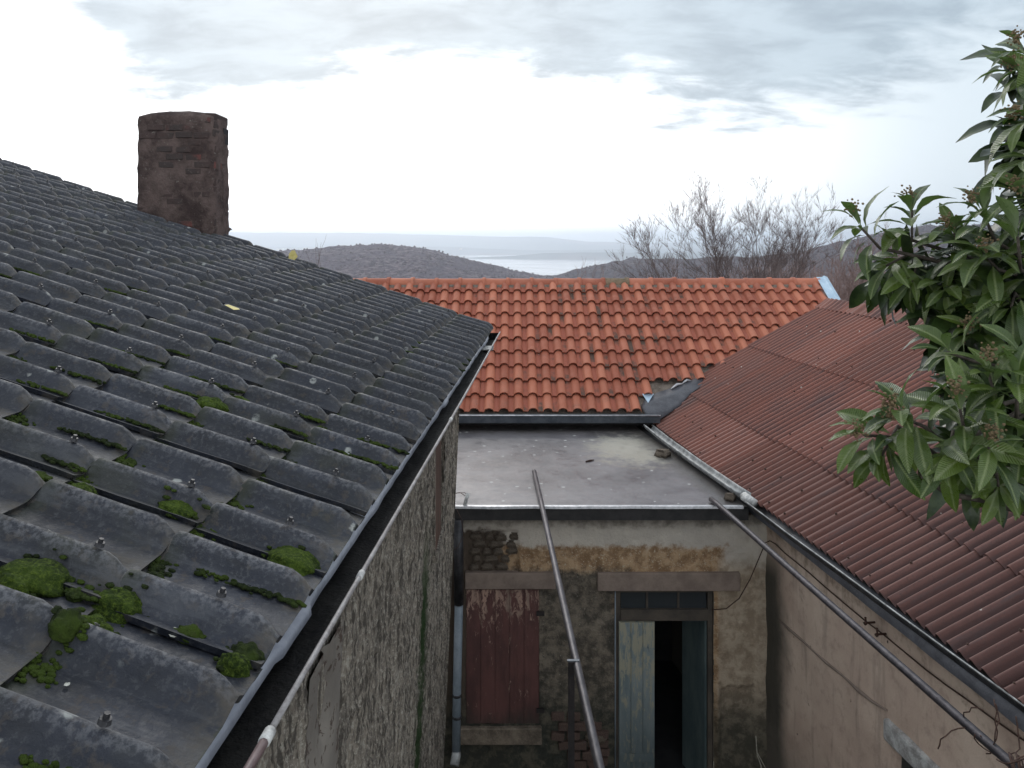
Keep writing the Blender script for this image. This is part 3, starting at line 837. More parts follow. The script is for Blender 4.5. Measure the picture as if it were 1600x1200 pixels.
# ================================================================== ORANGE TILED HOUSE (behind)
OY0, OZ0, OK_ = 10.6, -2.295, .611
orange = thing('orange_tiled_house', (1, 13, -5.3), 'house behind with orange clay tile roof and straight ridge, seen above the flat grey slab', 'house')
OW = .1952; OE = .26
on = Vector((0, -OK_, 1)).normalized()
def Op(x, k, h=0): return Vector((x, OY0 + k, OZ0 + OK_ * k)) + on * h
def otile(hole):
    vs = []; fs = []; mi = []
    cols = [(0, 0), (.026, .007), (.045, .0), (.064, .003), (.067, .008)]
    rw = .122; cx = .066 + rw / 2 + .004
    for i in range(9):
        th = math.pi * (1 - i / 8); cols.append((cx + math.cos(th) * rw / 2, .010 + math.sin(th) * .054))
    cols.append((OW + .004, .004))
    S = [(-.02, 1.0), (.02, 1.0), (.5, .97), (1.14, .90)]
    for (s_, rf) in S:
        for (x_, h_) in cols:
            xx = x_
            if x_ > .068: xx = cx + (x_ - cx) * rf
            vs.append(Vector((xx, s_ * OE, s_ * OE * OK_)) + on * (h_ * rf + .034 * (1 - s_)))
    k = len(cols)
    for j in range(len(S) - 1):
        for i in range(k - 1): fs.append((j*k+i, j*k+i+1, (j+1)*k+i+1, (j+1)*k+i)); mi.append(1 if i < 3 else 0)
    b0 = len(vs)
    for i in range(k): vs.append(vs[i].copy())
    for i in range(k): vs.append(vs[i] - on * .020 + Vector((0, .006, .003)))
    for i in range(k - 1): fs.append((b0+k+i, b0+k+i+1, b0+i+1, b0+i)); mi.append(0)
    if hole:
        c_ = Vector((cx, .45 * OE, .45 * OE * OK_)) + on * (.060 + .016)
        b0 = len(vs)
        for q in range(6): vs.append(c_ + Vector((math.cos(q * 1.047) * .009, math.sin(q * 1.047) * .009, 0)) + on * .002 + Vector((0, 0, math.sin(q * 1.047) * .009 * OK_)))
        fs.append(tuple(range(b0, b0 + 6))); mi.append(2)
    me = mesh('roof_tile', vs, fs, M_OR, True); me.materials.append(M_ORP); me.materials.append(M_DARK)
    for p, q in zip(me.polygons, mi): p.material_index = q
    return me
OT = otile(False); OTH = otile(True)
OXR = 5.03
ncol = 42
def left_hidden(px, py): return px < 762 and py > 515 + .332 * (px - 762) + 9
def red_hidden(px, py): return px > 1128 and py > 568 - .575 * (px - 1128) + 12
rest = []
for r in range(10):
    for c_ in range(ncol):
        x_ = OXR - (c_ + 1) * OW
        p = Op(x_ + .13, (r + .5) * OE, .04); q = proj(p)
        pe = proj(Op(x_ + .13, r * OE, .04))
        # flashing replaces the tiles in the valley corner
        if q[0] > 1000 and pe[1] > 622 - .30 * (q[0] - 1003) + 3 and q[0] < 1130: continue
        if pe[1] > 640 - .95 * (q[0] - 1100) and q[0] > 1100 and red_hidden(*q): continue
        if red_hidden(q[0] - 8, pe[1] - 24): continue
        loc = Op(x_, r * OE)
        hid = left_hidden(q[0] + 10, q[1] - 10) or (q[0] < 560 and left_hidden(q[0], q[1] - 4))
        if hid:
            if q[0] > 420: rest.append(loc)
            continue
        jj = Vector((rnd.gauss(0, .0022), rnd.gauss(0, .003), rnd.gauss(0, .0015)))
        link('roof_tile', OTH if r == 0 or (r == 1 and False) else OT, orange, loc + jj, (0, 0, rnd.gauss(0, .006)))
vs = []; fs = []
for L in rest:
    b0 = len(vs); vs += [v.co + L for v in OT.vertices]; fs += [tuple(b0 + i for i in p.vertices) for p in OT.polygons]
o = link('tile_field', mesh('tile_field', vs, fs, M_OR, True), orange); o['kind'] = 'stuff'
# deck + walls + rear slope
b = MB(); xl = OXR - ncol * OW
b.v += [Op(xl, -.02, -.01), Op(OXR, -.02, -.01), Op(OXR, 2.6, -.01), Op(xl, 2.6, -.01), Vector((OXR, 15.8, -2.25)), Vector((xl, 15.8, -2.25))]
b.f += [(0, 1, 2, 3), (3, 2, 4, 5)]; b.build('roof_deck', M_MORT, orange)
b = MB(); b.box(xl + .2, OXR - .15, 10.82, 15.5, -5.3, -2.32); b.build('wall', M_TAR_SHADE, orange)  # wall below the eave, its shade put into the near-black colour
b = MB(); b.v += [(OXR - .15, 10.9, -2.4), (OXR - .15, 15.4, -2.4), (OXR - .15, 13.2, -.80)]; b.f.append((0, 1, 2)); b.build('gable', M_RW, orange)
# ridge tiles
def ridge_tile():
    vs = []; fs = []
    S = [(0, 1.0), (.34, .96), (.342, 1.12), (.40, 1.12), (.402, 1.0)]
    n = 10
    for (x_, rf) in S:
        for i in range(n + 1):
            th = math.pi * i / n
            vs.append(Vector((x_, math.cos(th) * .125 * rf, math.sin(th) * .105 * rf)))
    k = n + 1
    for j in range(len(S) - 1):
        for i in range(n): fs.append((j*k+i, (j+1)*k+i, (j+1)*k+i+1, j*k+i+1))
    return mesh('ridge_tile', vs, fs, M_OR, True)
RT = ridge_tile(); RTM = RT.copy(); RTM.materials.clear(); RTM.materials.append(M_CAPR)
for i in range(21):
    x_ = OXR + .02 - (i + 1) * .392
    q = proj(Vector((x_ + .2, 13.2, -.65)))
    link('ridge_tile', RTM if 940 < q[0] < 975 else RT, orange, (x_, 13.2 + rnd.gauss(0, .003), -.735 + rnd.gauss(0, .003)), (0, rnd.gauss(0, .008), rnd.gauss(0, .006)))
vs = []; fs = []; n_ = 240
for i in range(n_ + 1):
    x_ = xl + (OXR - xl) * i / n_; n0 = mn.noise(Vector((x_ * 6, 0, 0))) * .012
    vs += [Op(x_, 2.44 + n0, .012), Op(x_, 2.50 + n0, .042), Op(x_, 2.56, .045)]
for i in range(n_):
    a = i * 3; fs += [(a, a + 3, a + 4, a + 1), (a + 1, a + 4, a + 5, a + 2)]
link('ridge_mortar', mesh('ridge_mortar', vs, fs, M_MORT, True), orange)
# gutter: long grey steel with bright lip
b = MB(); zt = -2.285
b.quadbox([(-3.0, 10.42, zt-.10), (1.93, 10.42, zt-.10), (1.93, 10.56, zt-.11), (-3.0, 10.56, zt-.11), (-3.0, 10.40, zt), (1.93, 10.40, zt), (1.93, 10.57, zt-.01), (-3.0, 10.57, zt-.01)])
b.build('gutter', M_GUT2, orange)
b = MB(); b.tube([(-3.0, 10.395, zt + .004), (1.93, 10.395, zt + .004)], .009, 8); b.build('gutter_lip', M_DRIP, orange, True)
# barge flashing at the right verge
b = MB()
b.v += [Op(OXR - .02, 1.0, .10), Op(OXR + .07, 1.0, .10), Op(OXR + .07, 2.62, .10), Op(OXR - .02, 2.62, .10), Op(OXR + .07, 1.0, -.10), Op(OXR + .07, 2.62, -.10),
        Op(OXR + .10, 1.0, .13), Op(OXR + .10, 2.62, .13), Op(OXR + .16, 1.0, .10), Op(OXR + .16, 2.62, .10)]
b.f += [(0, 1, 2, 3), (1, 6, 7, 2), (6, 8, 9, 7)]
bf = b.build('verge_flashing', M_BLUE, orange); sm = bf.modifiers.new('s', 'SOLIDIFY'); sm.thickness = .004

# ================================================================== RED CORRUGATED HOUSE (right)
Rd = Vector((-.14, 1, .008)); Ru = Vector((1, 0, .565)); RY = 11.4; R0 = Vector((1.787, RY, -2.45))
Rn = Ru.cross(Rd); Rn.normalize()
if Rn.z < 0: Rn = -Rn
def Rp(a, tt, h=0): return R0 - Rd * a + Ru * tt + Rn * h     # a grows towards the viewer
def Rhit(px, py, h=0):
    r = Vector(((px - 800) / F, 1, -(py - HOR) / F)); o = R0 + Rn * h
    Mx = Matrix(((r.x, Rd.x, -Ru.x), (r.y, Rd.y, -Ru.y), (r.z, Rd.z, -Ru.z))).inverted()
    s = Mx @ o
    return s.y, s.z
red = thing('red_corrugated_house', (4.5, 6, -5.3), 'low outbuilding on the right with rust-red corrugated sheet roof and pinkish plaster wall', 'outbuilding')
RIB = .0985; NR = 10; SW = RIB * NR
def sheet(t0, t1, seed):
    vs = []; fs = []; per = 8; nc = NR * per + 3; nl = 5
    for j in range(nl + 1):
        s_ = j / nl; tt = (t1 - t0) * s_
        for i in range(nc + 1):
            a = i / per * RIB
            ph = (i / per) % 1
            hgt = .026 * math.cos(2 * math.pi * ph) + .018 * (1 - s_) + mn.noise(Vector((a * 1.5, s_ * 2, seed * 7))) * .004 * (1.2 - s_)
            if i > NR * per: hgt += .003
            vs.append(-Rd * a + Ru * tt + Rn * (hgt + .018))
    k = nc + 1
    for j in range(nl):
        for i in range(nc): fs.append((j*k+i, j*k+i+1, (j+1)*k+i+1, (j+1)*k+i))
    b0 = len(vs)
    for i in range(k): vs.append(vs[i].copy())
    for i in range(k): vs.append(vs[i] - Rn * .012)
    for i in range(nc): fs.append((b0+i, b0+k+i, b0+k+i+1, b0+i+1))
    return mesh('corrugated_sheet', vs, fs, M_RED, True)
rowsR = [(-.02, .66), (.58, 1.68), (1.60, 2.70)]
SH = [[sheet(a_, b_, k * 3 + q) for q in range(3)] for k, (a_, b_) in enumerate(rowsR)]
mb = MB(); mb.tube([(0, 0, 0), (0, 0, .006)], [.012, .010], 7); mb.tube([(0, 0, .006), (0, 0, .015)], .006, 6)
NAILM = mesh('nail', mb.v, mb.f, M_CABLE)
rrz = Rn.to_track_quat('Z', 'Y').to_euler()
rnd = random.Random(21)
for k, (a_, b_) in enumerate(rowsR):
    for c_ in range(10):
        jj = Rd * rnd.gauss(0, .004) + Ru * rnd.gauss(0, .009)
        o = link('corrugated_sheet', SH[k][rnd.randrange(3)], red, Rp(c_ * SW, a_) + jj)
        for (fa, ft) in ((1, .12), (4, .12), (7, .12), (2, .55), (5, .55), (8, .55)):
            if rnd.random() < .45: continue
            tt = a_ + (b_ - a_) * ft * (1 if k else .8) + rnd.gauss(0, .01)
            link('nail', NAILM, o, Rp(c_ * SW + fa * RIB, tt, .026 + .018 + .008) , rrz)
# ridge caps: ribbed pieces bent over the ridge
TR = 2.76
def cap():
    vs = []; fs = []; per = 6; nrb = 9; nc = nrb * per
    secs = [(-.19, .030), (-.10, .040), (-.03, .052), (.0, .056), (.03, .045), (.13, -.045), (.22, -.14)]
    for (tt, hh) in secs:
        for i in range(nc + 1):
            a = i / per * .112; ph = (i / per) % 1
            base = Ru * min(tt, 0) + Vector((max(tt, 0), 0, -.5 * max(tt, 0)))
            n_ = Rn if tt <= 0 else Vector((.45, 0, .9))
            hcor = .013 * math.cos(2 * math.pi * ph)
            vs.append(-Rd * a + base + Rn * (hh if tt <= 0 else .056 - tt * .1) + n_ * hcor)
    k = nc + 1
    for j in range(len(secs) - 1):
        for i in range(nc): fs.append((j*k+i, j*k+i+1, (j+1)*k+i+1, (j+1)*k+i))
    b0 = len(vs)
    for i in range(k): vs.append(vs[i].copy())
    for i in range(k): vs.append(vs[i] - Rn * .014)
    for i in range(nc): fs.append((b0+i, b0+k+i, b0+k+i+1, b0+i+1))
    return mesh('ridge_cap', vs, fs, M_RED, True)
CP = cap()
for c_ in range(9): link('ridge_cap', CP, red, Rp(-.03 + c_ * .98, TR, .012 + (c_ % 2) * .006), (0, 0, rnd.gauss(0, .003)))
# rear slope, underside, walls
b = MB()
pr = [Rp(-.01, TR, 0), Rp(9.6, TR, 0)]
b.v += [pr[0], pr[1], pr[1] + Vector((2.6, 0, -1.45)), pr[0] + Vector((2.6, 0, -1.45)), Rp(-.01, -.0, -.02), Rp(9.6, 0, -.02), Rp(9.6, TR, -.02), Rp(-.01, TR, -.02)]
b.f += [(0, 1, 2, 3), (4, 5, 6, 7)]; b.build('roof_underside', M_FRAME, red)
RWX = lambda y: 2.417 - .17 * (y - 7.65)
vs = []; fs = []; nyq, nzq = 170, 70
DO = (4.75, 5.66, -3.62)               # doorway under the pale lintel
for j in range(nzq + 1):
    zz = -5.3 + 2.78 * j / nzq
    for i in range(nyq + 1):
        yy = 2.2 + (7.66 - 2.2) * i / nyq
        n_ = fb((yy, zz, 0), 2.2, 3) * .012 + fb((yy, zz, 5), 14, 2) * .003
        vs.append((RWX(yy) + n_, yy, zz))
for j in range(nzq):
    for i in range(nyq):
        yc = 2.2 + 5.46 * (i + .5) / nyq; zc = -5.3 + 2.78 * (j + .5) / nzq
        if DO[0] < yc < DO[1] and zc < DO[2]: continue
        a = j * (nyq + 1) + i; fs.append((a, a + nyq + 1, a + nyq + 2, a + 1))
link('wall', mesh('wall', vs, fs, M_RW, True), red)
b = MB(); b.v += [(RWX(7.7) , 7.66, -5.3), (1.787, RY - .02, -5.3), (1.787, RY - .02, -2.5), (RWX(7.7), 7.66, -2.5), (4.5, RY - .02, -5.3), (4.5, RY - .02, -.95), (7, RY - .02, -5.3), (7, RY - .02, -2.4)]
b.f += [(0, 1, 2, 3), (1, 4, 5, 2), (4, 6, 7, 5)]; b.build('rear_wall', M_RW, red)
b = MB(); b.box(RWX(5.2) + .12, RWX(5.2) + .17, DO[0] - .2, DO[1] + .2, -5.3, DO[2] + .1); b.build('door', M_RDOOR, red)
y_a, y_b = 4.55, 5.82
b = MB(); b.quadbox([(RWX(y_b)-.035, y_b, -3.63), (RWX(y_b)+.10, y_b, -3.63), (RWX(y_a)+.10, y_a, -3.63), (RWX(y_a)-.035, y_a, -3.63),
                     (RWX(y_b)-.035, y_b, -3.47), (RWX(y_b)+.10, y_b, -3.47), (RWX(y_a)+.10, y_a, -3.47), (RWX(y_a)-.035, y_a, -3.47)])
bevel(b.build('door_lintel', M_PALEC, red), .02, 2)
# plaster seam over a buried conduit
def onRW(px, py, off=0):
    xr = (px - 800) / F
    Y = (2.417 + .17 * 7.65 + off) / (xr + .17)
    return Vector((xr * Y, Y, -(py - HOR) / F * Y))
pts = [onRW(px, py, -.002) for px, py in ((1217, 968), (1234, 984), (1262, 1008), (1290, 1034), (1318, 1056), (1342, 1079), (1362, 1095), (1386, 1110))]
b = MB(); b.tube(pts, [.008, .013, .011, .014, .011, .016, .011, .007], 7); b.build('wall_seam', M_CONC, red, True)
# fascia + gutter pieces
g0, g1 = Vector((2.19, 7.50, -2.455)), Vector((3.06, 2.4, -2.50))
def chan(p0, p1, wd, dp, m, name, n=9, sag=0, rim=.006):
    b = MB(); ax = (p1 - p0).normalized(); side = Vector((ax.y, -ax.x, 0)).normalized()
    if side.x < 0: side = -side
    K = 8
    for q in range(n + 1):
        c_ = p0.lerp(p1, q / n) + Vector((0, 0, -sag * math.sin(math.pi * q / n) + mn.noise(Vector((q * 1.7, sag * 90, 2))) * .006))
        for i in range(K + 1):
            th = math.pi * i / K
            b.v.append(c_ + side * (wd / 2 - math.cos(th) * wd / 2) + Vector((0, 0, -math.sin(th) * dp)))
    for q in range(n):
        for i in range(K): a = q * (K + 1) + i; b.f.append((a, a + 1, a + K + 2, a + K + 1))
    o = b.build(name, m, red, True); s_ = o.modifiers.new('s', 'SOLIDIFY'); s_.thickness = .004
    r_ = MB(); r_.tube([p0.lerp(p1, q / n) + Vector((0, 0, .002 - sag * math.sin(math.pi * q / n) + mn.noise(Vector((q * 1.7, sag * 90, 2))) * .006)) for q in range(n + 1)], rim, 7)
    return o, r_
o, r_ = chan(g0, g1, .14, .075, M_DKM, 'gutter', 14, .012); r_.build('gutter_lip', M_ZINC, red, True)
z0, z1 = Vector((1.70, 10.30, -2.385)), Vector((2.155, 7.58, -2.405))
o, r_ = chan(z0, z1, .12, .065, M_ZINC, 'gutter', 10, .02, .012); o['label'] = 'pale zinc gutter half lying on the slab edge'; r_.build('gutter_lip', M_ZINC, red, True)
b = MB(); b.tube([z1 + Vector((.05, .02, -.03)), z1 + Vector((.10, -.13, -.05))], .045, 10); b.build('gutter_end', M_WHITE, red, True)
b = MB()   # sagging dark membrane between the eave and the gutter
n_ = 60
for i in range(n_ + 1):
    a = 3.2 + 6.0 * i / n_; n0 = mn.noise(Vector((a * 1.6, 0, 3))) * .012; n1_ = mn.noise(Vector((a * 2.3, 5, 3))) * .022
    b.v += [Rp(a, .03, -.03), Rp(a, -.03 + n0, -.025 + n0), Rp(a, -.065 + n0, -.045 + n1_), Rp(a, -.085 + n0, -.085)]
for i in range(n_):
    for j in range(3): q = i * 4 + j; b.f.append((q, q + 4, q + 5, q + 1))
b.build('eave_membrane', M_FLASH, red, True)
# two rusty hooks under the gutter
for (px, py) in ((1366, 972), (1384, 990)):
    c_ = onRW(px, py)
    b = MB(); b.tube([c_ + Vector((.03, 0, 0)), c_ + Vector((-.07, -.02, .004)), c_ + Vector((-.075, -.02, .045 if py < 980 else .05))], .008, 7); b.tube([c_ + Vector((-.085, -.023, -.002)), c_ + Vector((-.07, -.02, .004))], .014, 7)
    b.build('iron_hook', M_CABLE, red, True)
# valley flashing between orange and red roofs
vf = MB()
up = [Op((1001-800)/F*10.62, .01, .035)]
def Ohit(px, py, h=0):
    # ray with the orange plane
    xr, zr = (px - 800) / F, -(py - HOR) / F
    Y = (OZ0 - OK_ * OY0) / (zr - OK_); return Vector((xr * Y, Y, zr * Y)) + on * h
top_pts = [Ohit(1002, 637, .03), Ohit(1010, 624, .03), Ohit(1026, 617, .035), Ohit(1042, 612, .035), Ohit(1058, 606, .035), Ohit(1076, 599, .04), Ohit(1100, 590, .03)]
mid_pts = []; low_pts = []
for px, py in ((1004, 645), (1012, 646), (1022, 647), (1040, 645), (1056, 634), (1074, 619), (1096, 603)):
    low_pts.append(Ohit(px, py, .05))
for A, B_ in zip(top_pts, low_pts): mid_pts.append(A.lerp(B_, .5) + Vector((0, -.01, .012)))
n_ = len(top_pts)
vf.v = top_pts + mid_pts + low_pts
for i in range(n_ - 1): vf.f += [(i, i+1, n_+i+1, n_+i), (n_+i, n_+i+1, 2*n_+i+1, 2*n_+i)]
vr = MB(); lo2 = []
for px, py in ((1010, 652), (1016, 658), (1026, 661), (1046, 648), (1062, 637), (1080, 622), (1100, 607)):
    a, tt = Rhit(px, py); q1 = Rp(a, tt, .05); q2 = Ohit(px, py, .03); lo2.append(q1 if q1.y < q2.y else q2)
vf.v = vf.v + lo2
for i in range(n_ - 1): vf.f.append((2*n_+i, 2*n_+i+1, 3*n_+i+1, 3*n_+i))
o = vf.build('valley_flashing', M_FLASH, orange, True); s_ = o.modifiers.new('s', 'SOLIDIFY'); s_.thickness = .006
vf = MB(); vf.v = [Ohit(1003, 620, .05), Ohit(1021, 620, .05), Ohit(1012, 635, .06)]; vf.f.append((0, 1, 2)); o = vf.build('flashing_tab', M_BLUE, orange); s_ = o.modifiers.new('s', 'SOLIDIFY'); s_.thickness = .004
for (x0_, y0_, x1_, y1_) in ((1048, 612, 1066, 604), (1066, 603, 1079, 599)):
    vf = MB(); vf.tube([Ohit(x0_, y0_, .05), Ohit((x0_+x1_)/2, (y0_+y1_)/2 - 2, .058), Ohit(x1_, y1_, .05)], [.008, .022, .010], 6); vf.build('flashing_edge', M_DRIP, orange, True)

# ================================================================== ANNEX with flat slab roof (centre)
annex = thing('flat_roofed_annex', (1, 9, -5.3), 'small annex in the middle with flat wet concrete roof, peeling walls and open blue door', 'annex')
SZ = -2.5; SY0 = 7.5; FY = 7.65
vs = []; fs = []; nxs, nys = 60, 50
def sx_r(y): return 2.14 - .17 * (y - 7.55) + .06
for j in range(nys + 1):
    yy = SY0 + (10.84 - SY0) * j / nys
    for i in range(nxs + 1):
        xl_ = -1.25; xr_ = sx_r(yy)
        xx = xl_ + (xr_ - xl_) * i / nxs
        ed = min(1, (yy - SY0) / .25)
        vs.append((xx, yy, SZ + fb((xx, yy, 0), 1.0, 3) * .006 * ed))
for j in range(nys):
    for i in range(nxs): a = j * (nxs + 1) + i; fs.append((a, a+1, a+nxs+2, a+nxs+1))
link('roof_slab', mesh('roof_slab', vs, fs, M_SLAB, True), annex)
b = MB(); b.box(-1.25, 2.22, SY0 + .006, 10.8, SZ - .13, SZ - .012); b.build('slab_edge', M_TAR_SHADE, annex)  # tar fascia, darkened further by painted shade under the slab
b = MB()
n_ = 40
for i in range(n_ + 1):
    xx = -1.25 + 3.42 * i / n_; s_ = mn.noise(Vector((xx * 3, 0, 0))) * .004
    b.v += [(xx, SY0 + .03, SZ + .006), (xx, SY0 - .006, SZ + .004 + s_), (xx, SY0 - .008, SZ - .018 + s_)]
for i in range(n_): a = i * 3; b.f += [(a, a+3, a+4, a+1), (a+1, a+4, a+5, a+2)]
b.build('drip_edge', M_DRIP, annex)
fx = lambda px: (px - 800) / F * FY
fz = lambda py: -(py - HOR) / F * FY
SHX0, SHX1, SHZ0, SHZ1 = fx(727), fx(843), fz(1131), fz(920)
DX0, DX1, DZ1 = fx(964), fx(1114), fz(922)
holes = [(SHX0 + .01, SHX1 - .01, SHZ0, SHZ1 + .02), (DX0, DX1, -5.4, DZ1 + .03)]
vs = []; fs = []; nxs, nzs = 190, 130
for j in range(nzs + 1):
    zz = -5.3 + (5.3 - 2.63) * j / nzs
    for i in range(nxs + 1):
        xx = -1.25 + (2.43 + 1.25) * i / nxs
        n_ = fb((xx, zz, 0), 3, 4) * .014 + fb((xx, zz, 4), 17, 2) * .007
        if -.45 < xx < .05 and -3.17 < zz < -2.78: n_ -= .035
        if xx > 2.33: n_ += .03                      # corner pilaster strip
        if 2.0 < xx < 2.3 and zz < -4.25 + fb((xx, zz, 0), 5, 2) * .1: n_ -= .03
        if .05 < xx < 1.0 and zz < -3.3: n_ -= .012 * max(0, fb((xx, zz, 8), 2, 3) + .3)
        vs.append((xx, FY - n_, zz))
for j in range(nzs):
    for i in range(nxs):
        xc = -1.25 + 3.68 * (i + .5) / nxs; zc = -5.3 + 2.67 * (j + .5) / nzs
        if any(h_[0] < xc < h_[1] and h_[2] < zc < h_[3] for h_ in holes): continue
        a = j * (nxs + 1) + i; fs.append((a, a+1, a+nxs+2, a+nxs+1))
link('wall', mesh('wall', vs, fs, M_FAC, True), annex)
# room behind the door and behind the slab
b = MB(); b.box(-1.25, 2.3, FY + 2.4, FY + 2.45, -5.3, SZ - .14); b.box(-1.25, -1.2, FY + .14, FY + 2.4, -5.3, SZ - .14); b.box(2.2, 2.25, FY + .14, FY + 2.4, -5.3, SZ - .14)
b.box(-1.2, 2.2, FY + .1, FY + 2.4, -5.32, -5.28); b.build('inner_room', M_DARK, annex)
b = MB()
b.box(DX0 - .01, DX0 + .0, FY, FY + .2, -5.3, DZ1 + .03); b.box(DX1, DX1 + .01, FY, FY + .2, -5.3, DZ1 + .03); b.box(SHX0, SHX1, FY + .05, FY + .12, SHZ0 - .1, SHZ1 + .05)
b.build('reveal', M_FRAME, annex)
# lintels
for (a0, a1, q0, q1) in ((727, 868, 893, 918), (933, 1155, 893, 921)):
    b = MB(); b.box(fx(a0), fx(a1), FY - .045, FY + .15, fz(q1), fz(q0)); bevel(b.build('lintel', M_CONC, annex), .006)
# red shutter of boards
sh = MB(); sh.box(SHX0 + .005, SHX1 - .005, FY + .005, FY + .03, SHZ0 + .005, SHZ1); sh = sh.build('window_shutter', M_SHUT, annex)
for k in range(5):
    w_ = (SHX1 - SHX0 - .02) / 5; b = MB()
    b.box(SHX0 + .01 + k * w_ + .0025, SHX0 + .01 + (k + 1) * w_ - .0025, FY - .012 + rnd.uniform(0, .004), FY + .006, SHZ0 + .01, SHZ1 - .004); b.build('plank', M_SHUT, sh)
b = MB()
for zq in (fz(957), fz(1108)): b.box(SHX1 - .03, SHX1 + .045, FY - .03, FY - .016, zq - .02, zq + .02)
b.build('hinge', M_POST, sh)
b = MB(); b.box(SHX0 - .05, SHX1 + .02, FY - .05, FY + .1, fz(1160), fz(1134)); bevel(b.build('window_sill', M_STONE, annex), .01)
# door: frame, transom, leaves
b = MB(); b.box(DX0 + .002, DX0 + .035, FY + .02, FY + .10, -5.3, DZ1); b.box(DX1 - .045, DX1 - .002, FY + .02, FY + .10, -5.3, DZ1); b.box(DX0 + .035, DX1 - .045, FY + .02, FY + .10, DZ1 - .03, DZ1)
b.box(DX0 + .035, DX1 - .045, FY + .0, FY + .10, fz(970), fz(953)); fr = b.build('door_frame', M_FRAME, annex)
for px in (1012, 1061):
    b = MB(); b.box(fx(px) - .01, fx(px) + .01, FY + .03, FY + .06, fz(953), DZ1 - .03); b.build('glazing_bar', M_FRAME, fr)
for (a0, a1) in ((971, 1010), (1014, 1059), (1063, 1105)):
    b = MB(); b.box(fx(a0), fx(a1), FY + .042, FY + .046, fz(953), DZ1 - .03); b.build('pane', M_GLASS, fr)
dl = MB(); dl.box(fx(965) + .012, fx(1023), FY + .01, FY + .045, -5.28, fz(972)); dl = dl.build('door_leaf', M_BD, annex); dl['label'] = 'closed leaf with peeling pale blue paint'
for k in range(3):
    w_ = (fx(1023) - fx(965) - .012) / 3; b = MB()
    b.box(fx(965) + .012 + k * w_ + .003, fx(965) + .012 + (k + 1) * w_ - .003, FY - .006 + .002 * k, FY + .012, -5.27, fz(972) - .005); b.build('plank', M_BD, dl)
b = MB(); b.box(fx(965) + .03, fx(1023) - .02, FY - .016, FY - .006, -4.98, -4.90); b.build('ledge', M_BD, dl)
dr = MB(); c0, c1 = Vector((DX1 - .05, FY + .06, 0)), Vector((DX1 - .19, FY + .42, 0))
ex = (c1 - c0) / 2; nrm = Vector((ex.y, -ex.x, 0)).normalized() * .017
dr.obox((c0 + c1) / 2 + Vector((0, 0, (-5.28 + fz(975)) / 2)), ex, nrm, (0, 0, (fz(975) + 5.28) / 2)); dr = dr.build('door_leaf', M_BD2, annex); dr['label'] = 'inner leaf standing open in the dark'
# exposed stones, upper left of the facade; bricks lower down
rnd = random.Random(5)
for r in range(5):
    xq = fx(732) + (r % 2) * .03
    while xq < fx(800) - .01 * r:
        w_ = rnd.uniform(.09, .17); hh = .062
        link('stone', STM, annex, (xq + w_ / 2, FY + .040 + rnd.uniform(-.006, .006), -2.845 - r * .072 + rnd.gauss(0, .005)), (rnd.gauss(0, .1), rnd.gauss(0, .08), rnd.gauss(0, .1)), (w_ * .95, .075, hh * 1.08))
        xq += w_ + .008
for r in range(6):
    for k in range(3):
        px = 872 + k * 24 + (r % 2) * 10; py = 1118 + r * 15
        if rnd.random() < .4: continue
        link('brick', BRD, annex, (fx(px), FY + .025 - rnd.uniform(0, .02), fz(py)), (0, rnd.gauss(0, .03), rnd.gauss(0, .05)), (.125, .1, .072))
for r in range(4):
    link('brick', BRD, annex, (fx(935) + rnd.gauss(0, .01), FY + .02, fz(1146 + r * 14)), (0, rnd.gauss(0, .03), rnd.gauss(0, .05)), (.2, .1, .068))
link('stone', STM, annex, (fx(932), FY + .0, fz(1152)), (0, .1, 0), (.22, .09, .12))
# thin cable tube down the door reveal
b = MB(); b.tube([(fx(961), FY - .012, fz(922)), (fx(961), FY - .012, -5.3)], .006, 6); b.build('wall_conduit', M_PVC, annex, True)

# ================================================================== loose things
def single(name, mb_, m, label, cat, smooth=True, group=None):
    # origin at the base of the thing
    zmin = min(v[2] for v in mb_.v); cx = sum(v[0] for v in mb_.v) / len(mb_.v); cy = sum(v[1] for v in mb_.v) / len(mb_.v)
    o_ = Vector((cx, cy, zmin)); mb_.v = [Vector(v) - o_ for v in mb_.v]
    ob = link(name, mesh(name, mb_.v, mb_.f, m, smooth), None, o_)
    return tag(ob, label, cat, group)
# pergola rails
b = MB(); b.tube([(.236, 8.53, -2.470), (.276, 7.5, -2.472), (.345, 5.6, -2.478), (.41, 3.74, -2.47), (.47, 2.3, -2.455)], .0245, 12)
single('steel_pipe', b, M_PIPE, 'grey steel pipe lying on the middle of the flat roof, passing the red shutter', 'pipe', group='pergola pipes over the yard')
b = MB(); b.tube([(1.895, 7.62, -2.468), (1.917, 7.49, -2.468), (2.12, 5.8, -2.477), (2.36, 3.74, -2.47), (2.52, 2.4, -2.45)], .0245, 12)
single('steel_pipe', b, simple('dark_steel_pipe', (.022, .020, .025), (.065, .060, .068), 22, .45, .4), 'dark steel pipe along the pinkish wall on the right, one end on the slab corner', 'pipe', group='pergola pipes over the yard')
post = thing('steel_post', (.345, 4.66, -5.3), 'black square steel post standing in the yard beside the long pipe', 'post')
b = MB(); b.box(.327, .363, 4.642, 4.678, -5.3, -2.452); b.build('shaft', M_POST, post)
b = MB(); b.box(.322, .392, 4.65, 4.672, -2.452, -2.447); b.build('clamp', M_GUT2, post)
